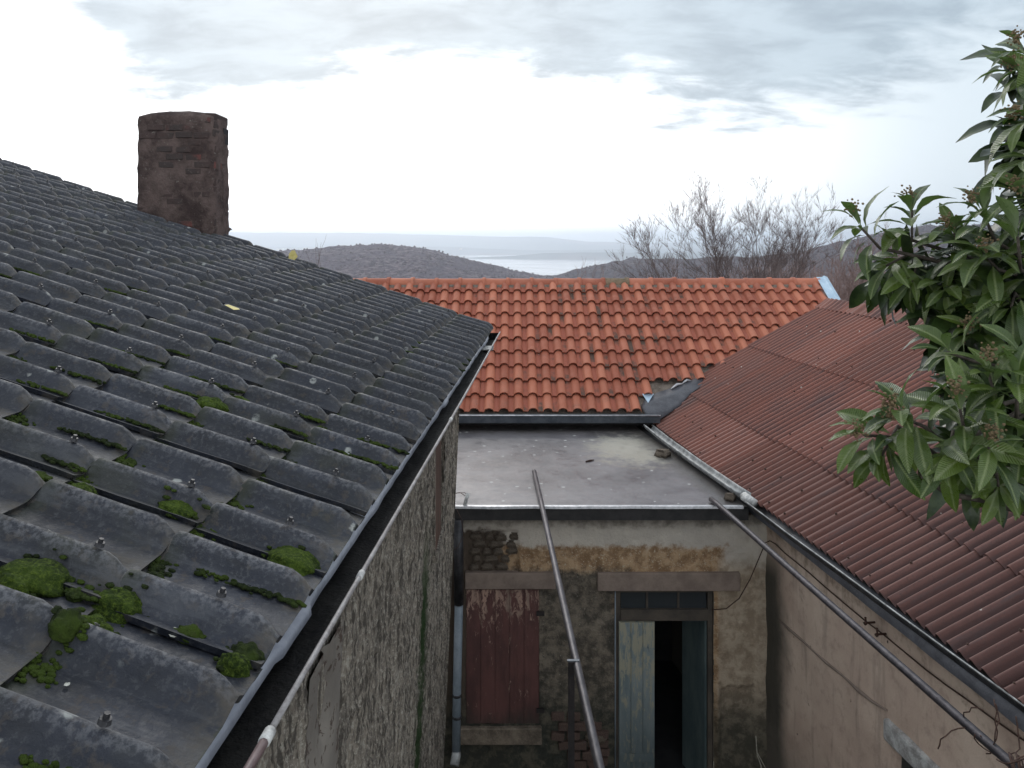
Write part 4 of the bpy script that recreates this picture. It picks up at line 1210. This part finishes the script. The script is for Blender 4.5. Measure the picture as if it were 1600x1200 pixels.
# drainpipe
dp = thing('drainpipe', (-.512, 7.52, -5.3), 'grey plastic drainpipe with dark upper section beside the red shutter', 'drainpipe')
b = MB(); b.tube([P(717, 942, 7.52), P(714, 1080, 7.52), P(713, 1178, 7.52)], .040, 12); b.build('lower_pipe', M_PVC, dp, True)
b = MB(); b.tube([P(716, 812, 7.5), P(717, 944, 7.52)], .046, 12); b.build('upper_pipe', M_DKM, dp, True)
b = MB(); b.tube([P(713, 1176, 7.52), P(713, 1180, 7.50), P(710, 1196, 7.44)], .043, 12); b.build('elbow', M_ZINC, dp, True)
for py in (1086, 1120):
    b = MB(); b.tube([P(714, py - 2, 7.52), P(714, py + 2, 7.52)], .044, 12); b.build('clip', M_DKM, dp, True)
# short white pipe stub and wires on the slab corner
b = MB(); b.tube([(-.445, 7.53, -2.50), (-.415, 7.56, -2.39)], .019, 10)
single('pipe_stub', b, M_WHITE, 'short chipped white pipe stub on the near left corner of the flat roof', 'pipe')
b = MB()
b.tube([(-.415, 7.57, -2.42), (-.45, 7.6, -2.40), (-.52, 7.62, -2.41), (-.60, 7.64, -2.44)], .003, 5)
b.tube([(-.43, 7.6, -2.44), (-.50, 7.7, -2.43), (-.60, 7.75, -2.46)], .003, 5)
b.tube([(-.52, 7.47, -2.51), (-.47, 7.45, -2.60), (-.45, 7.45, -2.74), (-.50, 7.46, -2.86), (-.55, 7.47, -2.9)], .003, 5)
single('wire', b, M_CABLE, 'thin wires looping over the left corner of the flat roof', 'wire')
# cable on the right wall
b = MB()
pts = [P(1112, 953, 7.62), P(1135, 951, 7.58), P(1155, 935, 7.55), P(1172, 905, 7.5), P(1186, 872, 7.5), P(1196, 848, 7.5)] + [onRW(px, py, -.012) for px, py in
      ((1203, 845), (1212, 850), (1226, 864), (1246, 880), (1262, 893), (1290, 918), (1322, 945), (1352, 970), (1381, 992), (1410, 1016), (1446, 1046), (1478, 1070), (1512, 1094), (1550, 1122), (1591, 1151), (1640, 1184))]
b.tube(pts, .0055, 6)
single('cable', b, M_CABLE, 'rusty dark cable looping from the door lintel along the pinkish right wall', 'cable')
# stones on the slab
for (px, py, Y, s_, lb) in ((1036, 713, 9.25, (.18, .16, .10), 'brown rough lump of mortar on the slab beside the zinc gutter'), (1141, 786, 7.68, (.10, .10, .08), 'small stone at the right front corner of the slab by the gutter end')):
    p = P(px, py, Y); p.z = SZ + .03
    o = link('stone', STM, None, p, (0, 0, .7), s_); tag(o, lb, 'stone')
b = MB(); b.tube([(.83, 9.0, -2.492), (.88, 9.03, -2.488), (.93, 9.07, -2.493)], [.008, .012, .005], 5)
single('dead_leaf', b, M_CABLE, 'single curled dead leaf on the middle of the flat roof', 'leaf')

# moss cushions on the grey roof
ico = bmesh.new(); bmesh.ops.create_icosphere(ico, subdivisions=4, radius=1)
def moss_mesh(seed):
    m_ = ico.copy()
    for v_ in m_.verts:
        c_ = v_.co.copy(); n_ = mn.noise(c_ * 3.2 + Vector((seed * 3.1, 7, 0))) * .12 + mn.noise(c_ * 1.6 + Vector((seed * 5.1, 0, 0))) * .22 + mn.noise(c_ * 6 + Vector((seed, 0, 0))) * .05 + mn.noise(c_ * 17) * .03
        v_.co = c_ * (1 + n_); v_.co.z = max(v_.co.z * .9, -.2)
    me = bpy.data.meshes.new('moss_cushion'); m_.to_mesh(me); m_.free(); me.shade_smooth(); return me
MM = []
for k in range(4):
    me = moss_mesh(k); me.materials.append(M_MOSS); md_ = me.copy(); md_.materials.clear(); md_.materials.append(M_MOSSD); MM.append((me, md_))
def tile_h(a, tt):
    q = (a - A0T - C1) / WAVE; s_ = ((tt - T00) / EXPO) % 1 / 1.16
    return AMP * prof(q) * (.75 if s_ < .1 else 1) + .022 * (1 - s_)
cush = [ # px, py, width px, height px, bright, label
 (60, 888, 98, 46, 1, 'large green moss cushion at the left edge of the grey roof'),
 (185, 925, 76, 50, 1, 'dark green moss cushion right of the large one, under a tile end'),
 (142, 962, 64, 38, 2, 'brightest yellow-green moss cushion near the bottom left'),
 (367, 1031, 48, 40, 2, 'bright oval moss cushion closest to the gutter'),
 (298, 979, 36, 30, 0, 'round dark moss cushion between two white lichen spots'),
 (128, 757, 50, 34, 1, 'green moss cushion in the middle left of the roof'),
 (330, 628, 46, 26, 2, 'yellow-green moss cushion high on the roof beside a smaller one'),
 (378, 619, 30, 20, 2, 'small round moss cushion high on the roof, right of the yellow-green one'),
 (202, 591, 34, 20, 2, 'yellow-green moss cushion in the upper left of the roof'),
 (460, 868, 80, 32, 1, 'long green moss cushion along a tile trough above the gutter'),
 (385, 1015, 50, 36, 0, 'dark moss cushion behind the bright oval one near the gutter'),
 (246, 890, 28, 22, 0, 'dark moss cushion in the tile notch below the middle'),
 (302, 664, 28, 18, 0, 'small dark moss cushion in a tile trough at mid roof'),
 (60, 740, 30, 14, 0, 'flat dark moss cushion on the left of mid roof'),
 (118, 922, 28, 20, 0, 'small moss cushion above the brightest one'),
 (20, 905, 60, 44, 1, 'mossy clump cut by the left picture edge'),
 (362, 789, 26, 14, 0, 'small moss cushion right of the tile notch above the long one'),
 (280, 790, 60, 20, 1, 'green moss strip along a trough left of the small cushion'),
 (98, 985, 52, 54, 0, 'nearly black moss cushion filling the dark tile end at lower left'),
]
rmat = Matrix((Ld.normalized(), (Ln.cross(Ld)).normalized(), Ln)).transposed().to_euler()
for i, (px, py, wpx, hpx, br, lb) in enumerate(cush):
    a, tt = Lhit(px, py + hpx * .25, .02); p = Lp(a, tt, tile_h(a, tt) * .8)
    sc_ = p.y / F
    me = MM[i % 4][0 if br else 1]
    o = link('moss_cushion', me, None, p, rmat, (wpx * sc_ * .45, wpx * sc_ * .54, max(.014, hpx * sc_ * .62)))
    tag(o, lb, 'moss')
# moss strips in joints: uncountable
rnd = random.Random(77)
vs = []; fs = []
src = bmesh.new(); bmesh.ops.create_icosphere(src, subdivisions=1, radius=1)
sv_ = [v.co.copy() for v in src.verts]; sf_ = [tuple(v.index for v in f.verts) for f in src.faces]; src.free()
def blob(p, sx, sy, sz):
    b0 = len(vs); s0 = rnd.random() * 100
    for c_ in sv_:
        n_ = 1 + mn.noise(c_ * 2 + Vector((s0, 0, 0))) * .35
        vs.append(p + Ld.normalized() * c_.x * sx * n_ + Lu.normalized() * c_.y * sy * n_ + Ln * c_.z * sz * n_)
    fs.extend(tuple(b0 + i for i in f) for f in sf_)
for (px, py, wpx, hpx, br, lb) in cush:
    a0_, t0_ = Lhit(px, py + hpx * .25, .02); s0_ = Lp(a0_, t0_).y / F * wpx * .5
    for k in range(18):
        th = rnd.random() * 6.28; rr = s0_ * rnd.uniform(.7, 1.12)
        a1_, t1_ = a0_ + math.cos(th) * rr * .9, t0_ + math.sin(th) * rr * 1.2; s_ = rnd.uniform(.002, .007)
        if t1_ < .02: continue
        blob(Lp(a1_, t1_, tile_h(a1_, t1_) + .001), s_ * 1.3, s_ * 1.5, s_ * .6)
for r in range(0, 14):
    for c_ in range(0, 33):
        a = A0T - 3 * .368 + .01 + c_ * WAVE; tt = T00 + r * EXPO
        p = Lp(a, tt)
        if p.y < .5 or p.x / p.y < -.75: continue
        nz_ = mn.noise(Vector((a * .8, tt * .8, 3))) + .25 * (2.5 - a) / 2.5
        q = rnd.random()
        if nz_ > -.22 and q < .75:
            for k in range(rnd.randint(20, 70)):
                da = rnd.gauss(0, .017); dt = -abs(rnd.gauss(0, .022)) + .006
                s_ = rnd.uniform(.003, .008)
                if tt + dt < .012: continue
                blob(Lp(a + da, tt + dt, tile_h(a + da, tt + dt + EXPO) * .2 + .004), s_, s_ * 1.2, s_ * .7)
        if nz_ > -.02 and q > .40:      # lines along the side of a crest
            L_ = rnd.uniform(.08, .24)
            for k in range(int(L_ / .0032)):
                dt = k * .0032; s_ = rnd.uniform(.003, .0075)
                blob(Lp(a + .03 + rnd.gauss(0, .007), tt + dt, tile_h(a + .03, tt + dt) * .9 + .002), s_, s_ * 1.4, s_ * .7)
o = link('moss_growth', mesh('moss_growth', vs, fs, M_MOSSD, True)); tag(o, 'dark green moss creeping along joints and troughs of the grey roof tiles', 'moss', kind='stuff')
# pale lichen discs & yellow leaf
b = MB()
lich = [(73, 836, 20, 8), (77, 927, 22, 11), (275, 981, 26, 20), (141, 1008, 12, 10), (104, 1072, 10, 6), (46, 677, 24, 8), (197, 630, 14, 5), (152, 1008, 8, 5), (345, 832, 14, 6), (180, 1018, 9, 5), (193, 491, 12, 7), (500, 598, 8, 6), (560, 757, 6, 5), (410, 822, 7, 5)]
for (px, py, wp_, hp_) in lich:
    a, tt = Lhit(px, py, .0); h0 = tile_h(a, tt)
    a, tt = Lhit(px, py, h0); p = Lp(a, tt, tile_h(a, tt) + .003); s_ = p.y / F * wp_ * .5
    b0 = len(b.v); b.v.append(p + Ln * .001)
    for q in range(12):
        th = q / 12 * 6.283; rr = s_ * (1 + mn.noise(Vector((math.cos(th), math.sin(th), px))) * .5)
        a2, t2 = a + math.cos(th) * rr, tt + math.sin(th) * rr * .8
        b.v.append(Lp(a2, t2, tile_h(a2, t2) + .003))
    for q in range(12): b.f.append((b0, b0 + 1 + q, b0 + 1 + (q + 1) % 12))
o = b.build('lichen', simple('lichen_pale', (.30, .30, .26), (.55, .55, .50), 60, .95)); tag(o, 'pale round lichen spots scattered over the grey tiles', 'lichen', kind='stuff')
for (px, py, s0, lb) in ((362, 488, .05, 'yellow fallen leaf lying on the upper grey tiles'), (456, 405, .055, 'yellow leaf standing up at the top edge of the grey roof')):
    a, tt = Lhit(px, py, .04); p = Lp(a, tt, .062)
    b = MB(); e1 = Ld.normalized() * s0 * .7; e2 = Lu.normalized() * s0
    if py < 450: e1 = Vector((.7, 0, .3)) * s0; e2 = Vector((-.2, 0, 1)) * s0
    b.v += [p - e1 - e2 * .4, p - e2 * .7, p + e1 - e2 * .3, p + e1 * .6 + e2 * .7, p + e2 * .9, p - e1 * .7 + e2 * .5]; b.v = [v + Ln * .004 * (i % 2) for i, v in enumerate(b.v)]; b.f.append((0, 1, 2, 3, 4, 5))
    single('fallen_leaf', b, simple('yellow_leaf', (.42, .36, .10), (.62, .52, .22), 30, .7), lb, 'leaf', False)

# ================================================================== BARE TREES
def bare(base, h0, spread, seed, label, group=None, mt=None, nst=5, lean=0.0, rad=.07, levels=4, L0=1.25, trunk=2.2, name='bare_tree', brn=3):
    rnd = random.Random(seed); root = thing(name, base, label, 'tree', group)
    tr = MB(); tw = MB(); Bv = Vector(base)
    def grow(p, d, L, r, lev, mbx):
        n = 6 if lev < 3 else 4; pts = [p]; rs = [r]; q = p.copy(); dd = d.copy()
        for k in range(n):
            dd = (dd + Vector((rnd.gauss(0, .11), rnd.gauss(0, .11), rnd.gauss(0, .05) + .05))).normalized()
            q = q + dd * L / n; pts.append(q.copy()); rs.append(r * (1 - .62 * (k + 1) / n))
        mbx.tube(pts, rs, 6 if lev < 1 else 4 if lev < 3 else 3, cap=False)
        if lev >= levels: return
        nb = brn + (1 if lev < levels - 1 else 2)
        for i in range(nb):
            k = rnd.randint(2, n) if i else n
            pd = (pts[k] - pts[k-1]).normalized()
            side = Vector((rnd.gauss(0, 1), rnd.gauss(0, 1), rnd.gauss(0, .5))).normalized()
            nd = (pd + side * rnd.uniform(.35, .70)).normalized(); nd.z = nd.z * .9 + .10; nd.normalize()
            grow(pts[k], nd, L * rnd.uniform(.38, .62), max(rs[k] * .72, .0027), lev + 1, tw if lev >= 0 else tr)
    top = Bv + Vector((lean * .4, 0, trunk))
    tr.tube([Bv, Bv.lerp(top, .5) + Vector((.06, 0, 0)), top], [rad * 1.6, rad * 1.3, rad * 1.1], 8)
    for i in range(nst):
        k = (i + .5) / nst * 2 - 1
        d_ = Vector((k * spread + lean * .5, rnd.gauss(0, .4), 1)).normalized()
        grow(top + Vector((0, 0, -.1)), d_, L0 * h0 * rnd.uniform(.8, 1.1), rad * .6, 0, tw)
    zt = [Vector(v) for v in tr.v]; 
    tr.build('trunk', mt or M_TWIG, root, True)
    tw.build('crown', mt or M_TWIG, root, True)
    return root
G_ = 'bare trees behind the ridge'
bare((4.75, 17.0, -5.9), 1.0, 1.7, 4, 'wide leafless tree behind the orange ridge, its left branches leaning out over the hill', G_, nst=10, lean=-.25, trunk=3.75, rad=.034, L0=2.0, brn=4, levels=4)
bare((5.65, 17.8, -6.0), 1.0, 1.1, 12, 'upright leafless tree behind the orange ridge, right of the wide one', G_, nst=7, lean=.1, trunk=4.0, rad=.032, L0=1.8, brn=4, levels=4)
bare((8.1, 19.0, -6.6), 1.0, 1.0, 23, 'brownish leafless tree behind the right corner of the orange roof', G_, M_TWIG2, nst=7, trunk=4.2, rad=.027, L0=1.5, brn=4)
bare((10.0, 20.0, -7.0), 1.0, .8, 29, 'leafless tree mostly hidden behind the loquat leaves', G_, M_TWIG2, nst=6, trunk=5.0, rad=.027, L0=1.2)
# thin saplings
bare((-4.05, 16.5, -6.0), .8, .3, 41, 'thin two-stemmed sapling left of the tall one, above the grey roof edge', 'saplings above the grey roof edge', nst=2, trunk=4.3, rad=.018, levels=1, L0=1.3, name='sapling', brn=1)
bare((-4.75, 16.0, -6.0), .55, .3, 42, 'short thin sapling at the left, nearest the chimney', 'saplings above the grey roof edge', nst=3, trunk=5.0, rad=.016, levels=1, L0=1.1, name='sapling', brn=1)
bare((-3.78, 16.0, -6.0), .9, .25, 44, 'tallest thin sapling rising straight in front of the scrub hill', 'saplings above the grey roof edge', nst=2, trunk=4.4, rad=.022, levels=1, L0=1.4, name='sapling', brn=2)
bare((1.75, 18.0, -6.4), .8, .8, 45, 'small reddish leafless bush top behind the middle of the orange ridge', 'bushes behind the ridge', M_TWIG2, nst=5, trunk=4.9, rad=.02, levels=2, L0=.95, name='bare_bush')
bare((2.9, 18.0, -6.4), .8, .9, 46, 'low leafless bush between the small reddish one and the leaning tree', 'bushes behind the ridge', M_TWIG2, nst=5, trunk=4.9, rad=.02, levels=2, L0=.8, name='bare_bush')
# scrub thicket on the slope behind
rnd = random.Random(61); b = MB()
for k in range(420):
    Y = rnd.uniform(24, 60); X = Y * rnd.uniform(.27, .75)
    zb = slope_z(X, Y); hh = rnd.uniform(2.5, 5.5) * (1 + (Y - 24) / 40) 
    top = -(rnd.uniform(412, 470) - HOR) / F * Y
    p = Vector((X, Y, zb)); 
    for q in range(6):
        d_ = Vector((rnd.gauss(0, .35), rnd.gauss(0, .35), 1)).normalized(); m1 = p + d_ * (top - zb) * .6; e1 = Vector((m1.x + rnd.gauss(0, .6), m1.y + rnd.gauss(0, .6), top + rnd.gauss(0, .4)))
        b.tube([p, m1, e1], [.04, .022, .006], 3, cap=False)
        for w_ in range(5):
            s0 = m1.lerp(e1, rnd.random()); b.tube([s0, s0 + Vector((rnd.gauss(0, .4), rnd.gauss(0, .3), rnd.uniform(.1, .6)))], [.014, .004], 3, cap=False)
o = b.build('scrub_thicket', M_TWIG2); tag(o, 'mass of brownish leafless scrub on the slope behind the roofs', 'scrub', kind='stuff')

# ================================================================== LOQUAT TREE (right foreground)
lq = thing('loquat_tree', (2.75, 2.6, -5.3), 'loquat tree with big dark green leaves reaching in from the right', 'tree')
WPR = [.05, .22, .48, .74, .92, 1.0, .97, .80, .48, .03]
def leaf_mesh(seed):
    rnd = random.Random(seed); vs = []; fs = []; n = 9
    droop = rnd.uniform(.15, .75); tw_ = rnd.gauss(0, .3); fold = rnd.uniform(.18, .4); wd = rnd.uniform(.135, .185)
    for j in range(n + 1):
        s_ = j / n
        wv = wd * WPR[j] * 1.0

        yy = s_ * (1 - .12 * droop * s_); zz = -droop * s_ * s_ * .7 + .08 * math.sin(s_ * 3)
        for q in (-1, -.5, 0, .5, 1):
            x_ = q * wv; rip = .010 * math.sin(s_ * 34) * abs(q)
            c_, s2 = math.cos(tw_ * s_), math.sin(tw_ * s_); z_ = abs(q) * wv * fold + rip
            vs.append((x_ * c_ - z_ * s2, yy, zz + x_ * s2 + z_ * c_))
    for j in range(n):
        for i in range(4): a = j * 5 + i; fs.append((a, a + 1, a + 6, a + 5))
    return mesh('leaf', vs, fs, M_LEAF, True)
LM = [leaf_mesh(s) for s in range(8)]
bb = bmesh.new()
rnd = random.Random(90)
for k in range(46):
    c_ = Vector((rnd.gauss(0, .32), rnd.gauss(0, .32), rnd.gauss(.35, .38)))
    bmesh.ops.create_icosphere(bb, subdivisions=1, radius=rnd.uniform(.07, .13), matrix=Matrix.Translation(c_))
FLM = bpy.data.meshes.new('flower_cluster'); bb.to_mesh(FLM); bb.free(); FLM.materials.append(M_BUD)
NL = 0; extra = []
def put_leaf(p, d, up, L):
    global NL
    y_ = d.normalized(); x_ = y_.cross(up)
    if x_.length < .05: x_ = y_.cross(Vector((1, 0, .3)))
    x_.normalize(); z_ = x_.cross(y_)
    M_ = Matrix((x_, y_, z_)).transposed().to_4x4()
    if NL < 298:
        o = link('leaf', LM[rnd.randrange(8)], lq, p, M_.to_euler(), (L, L, L)); NL += 1
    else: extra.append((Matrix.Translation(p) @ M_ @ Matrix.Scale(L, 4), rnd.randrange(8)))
def rosette(px, py, Y, dirn, n, L, flower=0, wide=1.0):
    p = P(px, py, Y); d0 = Vector(dirn).normalized()
    a_ = d0.cross(Vector((0, 0, 1)));
    if a_.length < .1: a_ = Vector((1, 0, 0))
    a_.normalize(); c_ = a_.cross(d0)
    for i in range(n):
        th = i * 2.399 + rnd.gauss(0, .25); k = i / n
        el = R(22 + 72 * k) * wide + rnd.gauss(0, .12)          # inner leaves point along the shoot, outer ones spread
        d_ = d0 * math.cos(el) + (a_ * math.cos(th) + c_ * math.sin(th)) * math.sin(el)
        d_ = d_ + Vector((0, 0, -.22 * k)); d_.normalize()
        up = Vector((0, 0, 1)) * .7 + d0 * .5 + Vector((rnd.gauss(0, .15), rnd.gauss(0, .15), 0))
        put_leaf(p - d0 * (.10 * k * L / .2) + d_ * .012, d_, up, L * rnd.uniform(.60, 1.04) * (.78 + .3 * min(1, k * 2)))
    for f_ in range(flower):
        o = link('flower_cluster', FLM, lq, p + d0 * .045 + Vector((rnd.gauss(0, .012), rnd.gauss(0, .01), rnd.gauss(0, .01) + .012 + .03 * f_)), (rnd.gauss(0, .3), rnd.gauss(0, .3), rnd.random() * 6), (.046,) * 3)
    return p
tips = [  # px, py, Y, shoot direction, leaves, leaf length, flower
 (1342, 352, 3.1, (-.55, 0, .6), 13, .185, 1), (1425, 328, 3.15, (-.05, -.1, 1), 12, .19, 1), (1385, 415, 3.1, (-.5, -.2, -.2), 9, .19, 0),
 (1425, 440, 3.1, (-.3, -.3, -.5), 9, .19, 0), (1490, 365, 3.0, (-.4, -.2, .5), 11, .20, 1), (1535, 330, 2.9, (-.3, 0, .7), 10, .20, 1),
 (1480, 450, 3.0, (-.3, -.4, -.3), 11, .20, 0), (1540, 400, 2.8, (-.5, -.4, .3), 11, .21, 1), (1590, 370, 2.7, (-.2, -.2, .8), 9, .21, 0),
 (1520, 520, 2.9, (-.3, -.3, .1), 9, .20, 1), (1580, 480, 2.8, (-.3, -.4, -.2), 10, .21, 0),
 (1600, 75, 2.8, (-.5, -.1, .7), 7, .19, 1), (1590, 115, 2.8, (-.9, -.1, .1), 8, .19, 1), (1600, 185, 2.75, (-.8, -.2, -.1), 9, .20, 1),
 (1605, 255, 2.75, (-.6, -.2, -.3), 9, .20, 0), (1600, 305, 2.75, (-.8, -.2, .2), 8, .20, 1),
 (1405, 650, 2.55, (-.7, -.3, .3), 15, .195, 2), (1350, 680, 2.6, (-.8, -.2, .1), 11, .18, 1), (1378, 712, 2.6, (-.5, -.3, -.6), 9, .19, 0),
 (1500, 640, 2.5, (-.3, -.3, .7), 12, .205, 1), (1545, 585, 2.55, (-.3, -.2, .7), 11, .20, 1), (1590, 600, 2.5, (-.1, -.2, .8), 9, .20, 0),
 (1480, 720, 2.5, (-.4, -.5, -.5), 10, .19, 0), (1545, 700, 2.45, (-.2, -.6, .2), 11, .20, 1), (1595, 690, 2.5, (-.2, -.6, .1), 9, .20, 0),
 (1560, 760, 2.55, (-.2, -.5, -.5), 9, .18, 0), (1600, 560, 2.6, (-.3, -.4, .2), 8, .20, 0), (1610, 760, 2.6, (-.3, -.3, -.2), 8, .18, 0),
 (1480, 550, 2.75, (-.6, -.2, .2), 7, .18, 0), (1610, 430, 2.8, (-.3, -.4, .1), 9, .20, 0), (1625, 130, 2.85, (-.4, -.3, .1), 8, .2, 0),
 (1640, 230, 2.85, (-.3, -.3, .1), 9, .2, 0), (1650, 340, 2.9, (-.3, -.3, .1), 9, .2, 0), (1640, 520, 2.8, (-.3, -.3, .1), 9, .2, 0), (1650, 650, 2.8, (-.3, -.3, .1), 9, .2, 0),
]
bt = MB(); hub = [P(1700, 200, 2.9), P(1720, 420, 2.95), P(1700, 560, 2.9), P(1690, 830, 2.8)]
for (px, py, Y, d_, n, L, fl) in tips:
    p = rosette(px, py, Y, d_, n, L, fl)
    d0 = Vector(d_).normalized()
    hb = min(hub, key=lambda q: (q - p).length + abs(q.z - p.z) * .6)
    if 640 < py < 820: hb = hub[3]
    m1 = p - d0 * .12; m2 = m1.lerp(hb, .5) + Vector((0, .03, -.05))
    bt.tube([p, m1, m2, hb], [.0045, .0065, .010, .018], 6)
# second, denser layer further in
rnd = random.Random(123)
for k in range(100):
    px = rnd.uniform(1480, 1640); py = rnd.uniform(385, 745)
    if py > 540 and px < 1500: px += 60
    rosette(px, py, rnd.uniform(2.95, 3.2), (rnd.uniform(-.8, .1), rnd.uniform(-.8, .1), rnd.uniform(-.4, .6)), 9, .2, 0)
for k in range(16):
    rosette(rnd.uniform(1380, 1500), rnd.uniform(395, 470), rnd.uniform(3.15, 3.35), (rnd.uniform(-.8, .1), rnd.uniform(-.8, .1), rnd.uniform(-.7, .2)), 7, .18, 0)
for k in range(22):
    rosette(rnd.uniform(1580, 1660), rnd.uniform(90, 380), rnd.uniform(2.9, 3.1), (rnd.uniform(-.8, .1), rnd.uniform(-.8, .1), rnd.uniform(-.4, .6)), 8, .2, 0)
vs = []; fs = []
for (M_, k) in extra:
    b0 = len(vs); vs += [M_ @ v.co for v in LM[k].vertices]; fs += [tuple(b0 + i for i in p.vertices) for p in LM[k].polygons]
M_LEAF_SHADE = simple('loquat_leaf_inner_shade', (.010, .022, .006), (.034, .058, .012), 12, .36)  # darker copy of the leaf material, crown shade put into its colour
o = link('foliage', mesh('foliage', vs, fs, M_LEAF_SHADE, True), lq); o['kind'] = 'stuff'
# lower arching branches and trunk
bt.tube([P(1700, 830, 2.75), P(1600, 800, 2.6), P(1540, 782, 2.55), P(1480, 772, 2.55), P(1440, 745, 2.55), P(1432, 690, 2.55)], [.02, .013, .010, .008, .006, .004], 7)
bt.tube([P(1700, 800, 2.9), P(1620, 778, 2.7), P(1560, 772, 2.6), P(1500, 740, 2.55)], [.018, .010, .007, .005], 7)
bt.tube([P(1690, 760, 2.9), P(1610, 745, 2.7), P(1570, 730, 2.6)], [.018, .008, .005], 7)
bt.build('branch', M_BARK, lq, True)
tk = MB(); tk.tube([(2.75, 2.6, -5.3), (2.6, 2.7, -3.5), (2.3, 2.75, -1.6), hub[3], hub[2], hub[1], hub[0], P(1690, 40, 2.9)], [.10, .085, .07, .05, .04, .034, .026, .015], 10); tk.build('trunk', M_BARK, lq, True)

# vine stems twisted round the right pipe at the lower right; pale dry stems in the yard
rnd = random.Random(8); b = MB()
for k in range(9):
    ph = rnd.random() * 6; pts = []
    for q in range(14):
        s_ = q / 13; c_ = Vector((2.355, 3.80, -2.472)).lerp(Vector((2.43, 3.15, -2.464)), s_)
        rr = .035 + .02 * math.sin(q + k)
        pts.append(c_ + Vector((math.cos(ph + s_ * 9) * rr, 0, math.sin(ph + s_ * 9) * rr)))
    b.tube(pts, rnd.uniform(.003, .006), 5)
for k in range(9):
    p = Vector((2.33 + rnd.gauss(0, .03), 3.9 + rnd.gauss(0, .1), -2.45)); d_ = Vector((rnd.gauss(0, .5), rnd.gauss(0, .3), rnd.uniform(-.4, 1))).normalized(); pts = [p]
    for q in range(6):
        d_ = (d_ + Vector((rnd.gauss(0, .4), rnd.gauss(0, .3), rnd.gauss(0, .3)))).normalized(); p = p + d_ * .035; pts.append(p)
    b.tube(pts, .0035, 4)
single('vine', b, M_CABLE, 'bare twisted vine stems wound round the right pipe at the bottom right corner', 'vine')
b = MB()
b.tube([P(1181, 1150, 7.1), P(1183, 1180, 7.1), P(1189, 1196, 7.05), P(1192, 1230, 7.05), P(1190, 1270, 7.05)], .005, 5); b.tube([P(1183, 1176, 7.1), P(1196, 1200, 7.0), P(1190, 1260, 7.0)], .004, 5); b.tube([P(1115, 1190, 7.4), P(1116, 1240, 7.4)], .004, 5)
single('dry_stem', b, M_SPIDER, 'pale dry plant stems in front of the dark corner right of the door', 'plant')
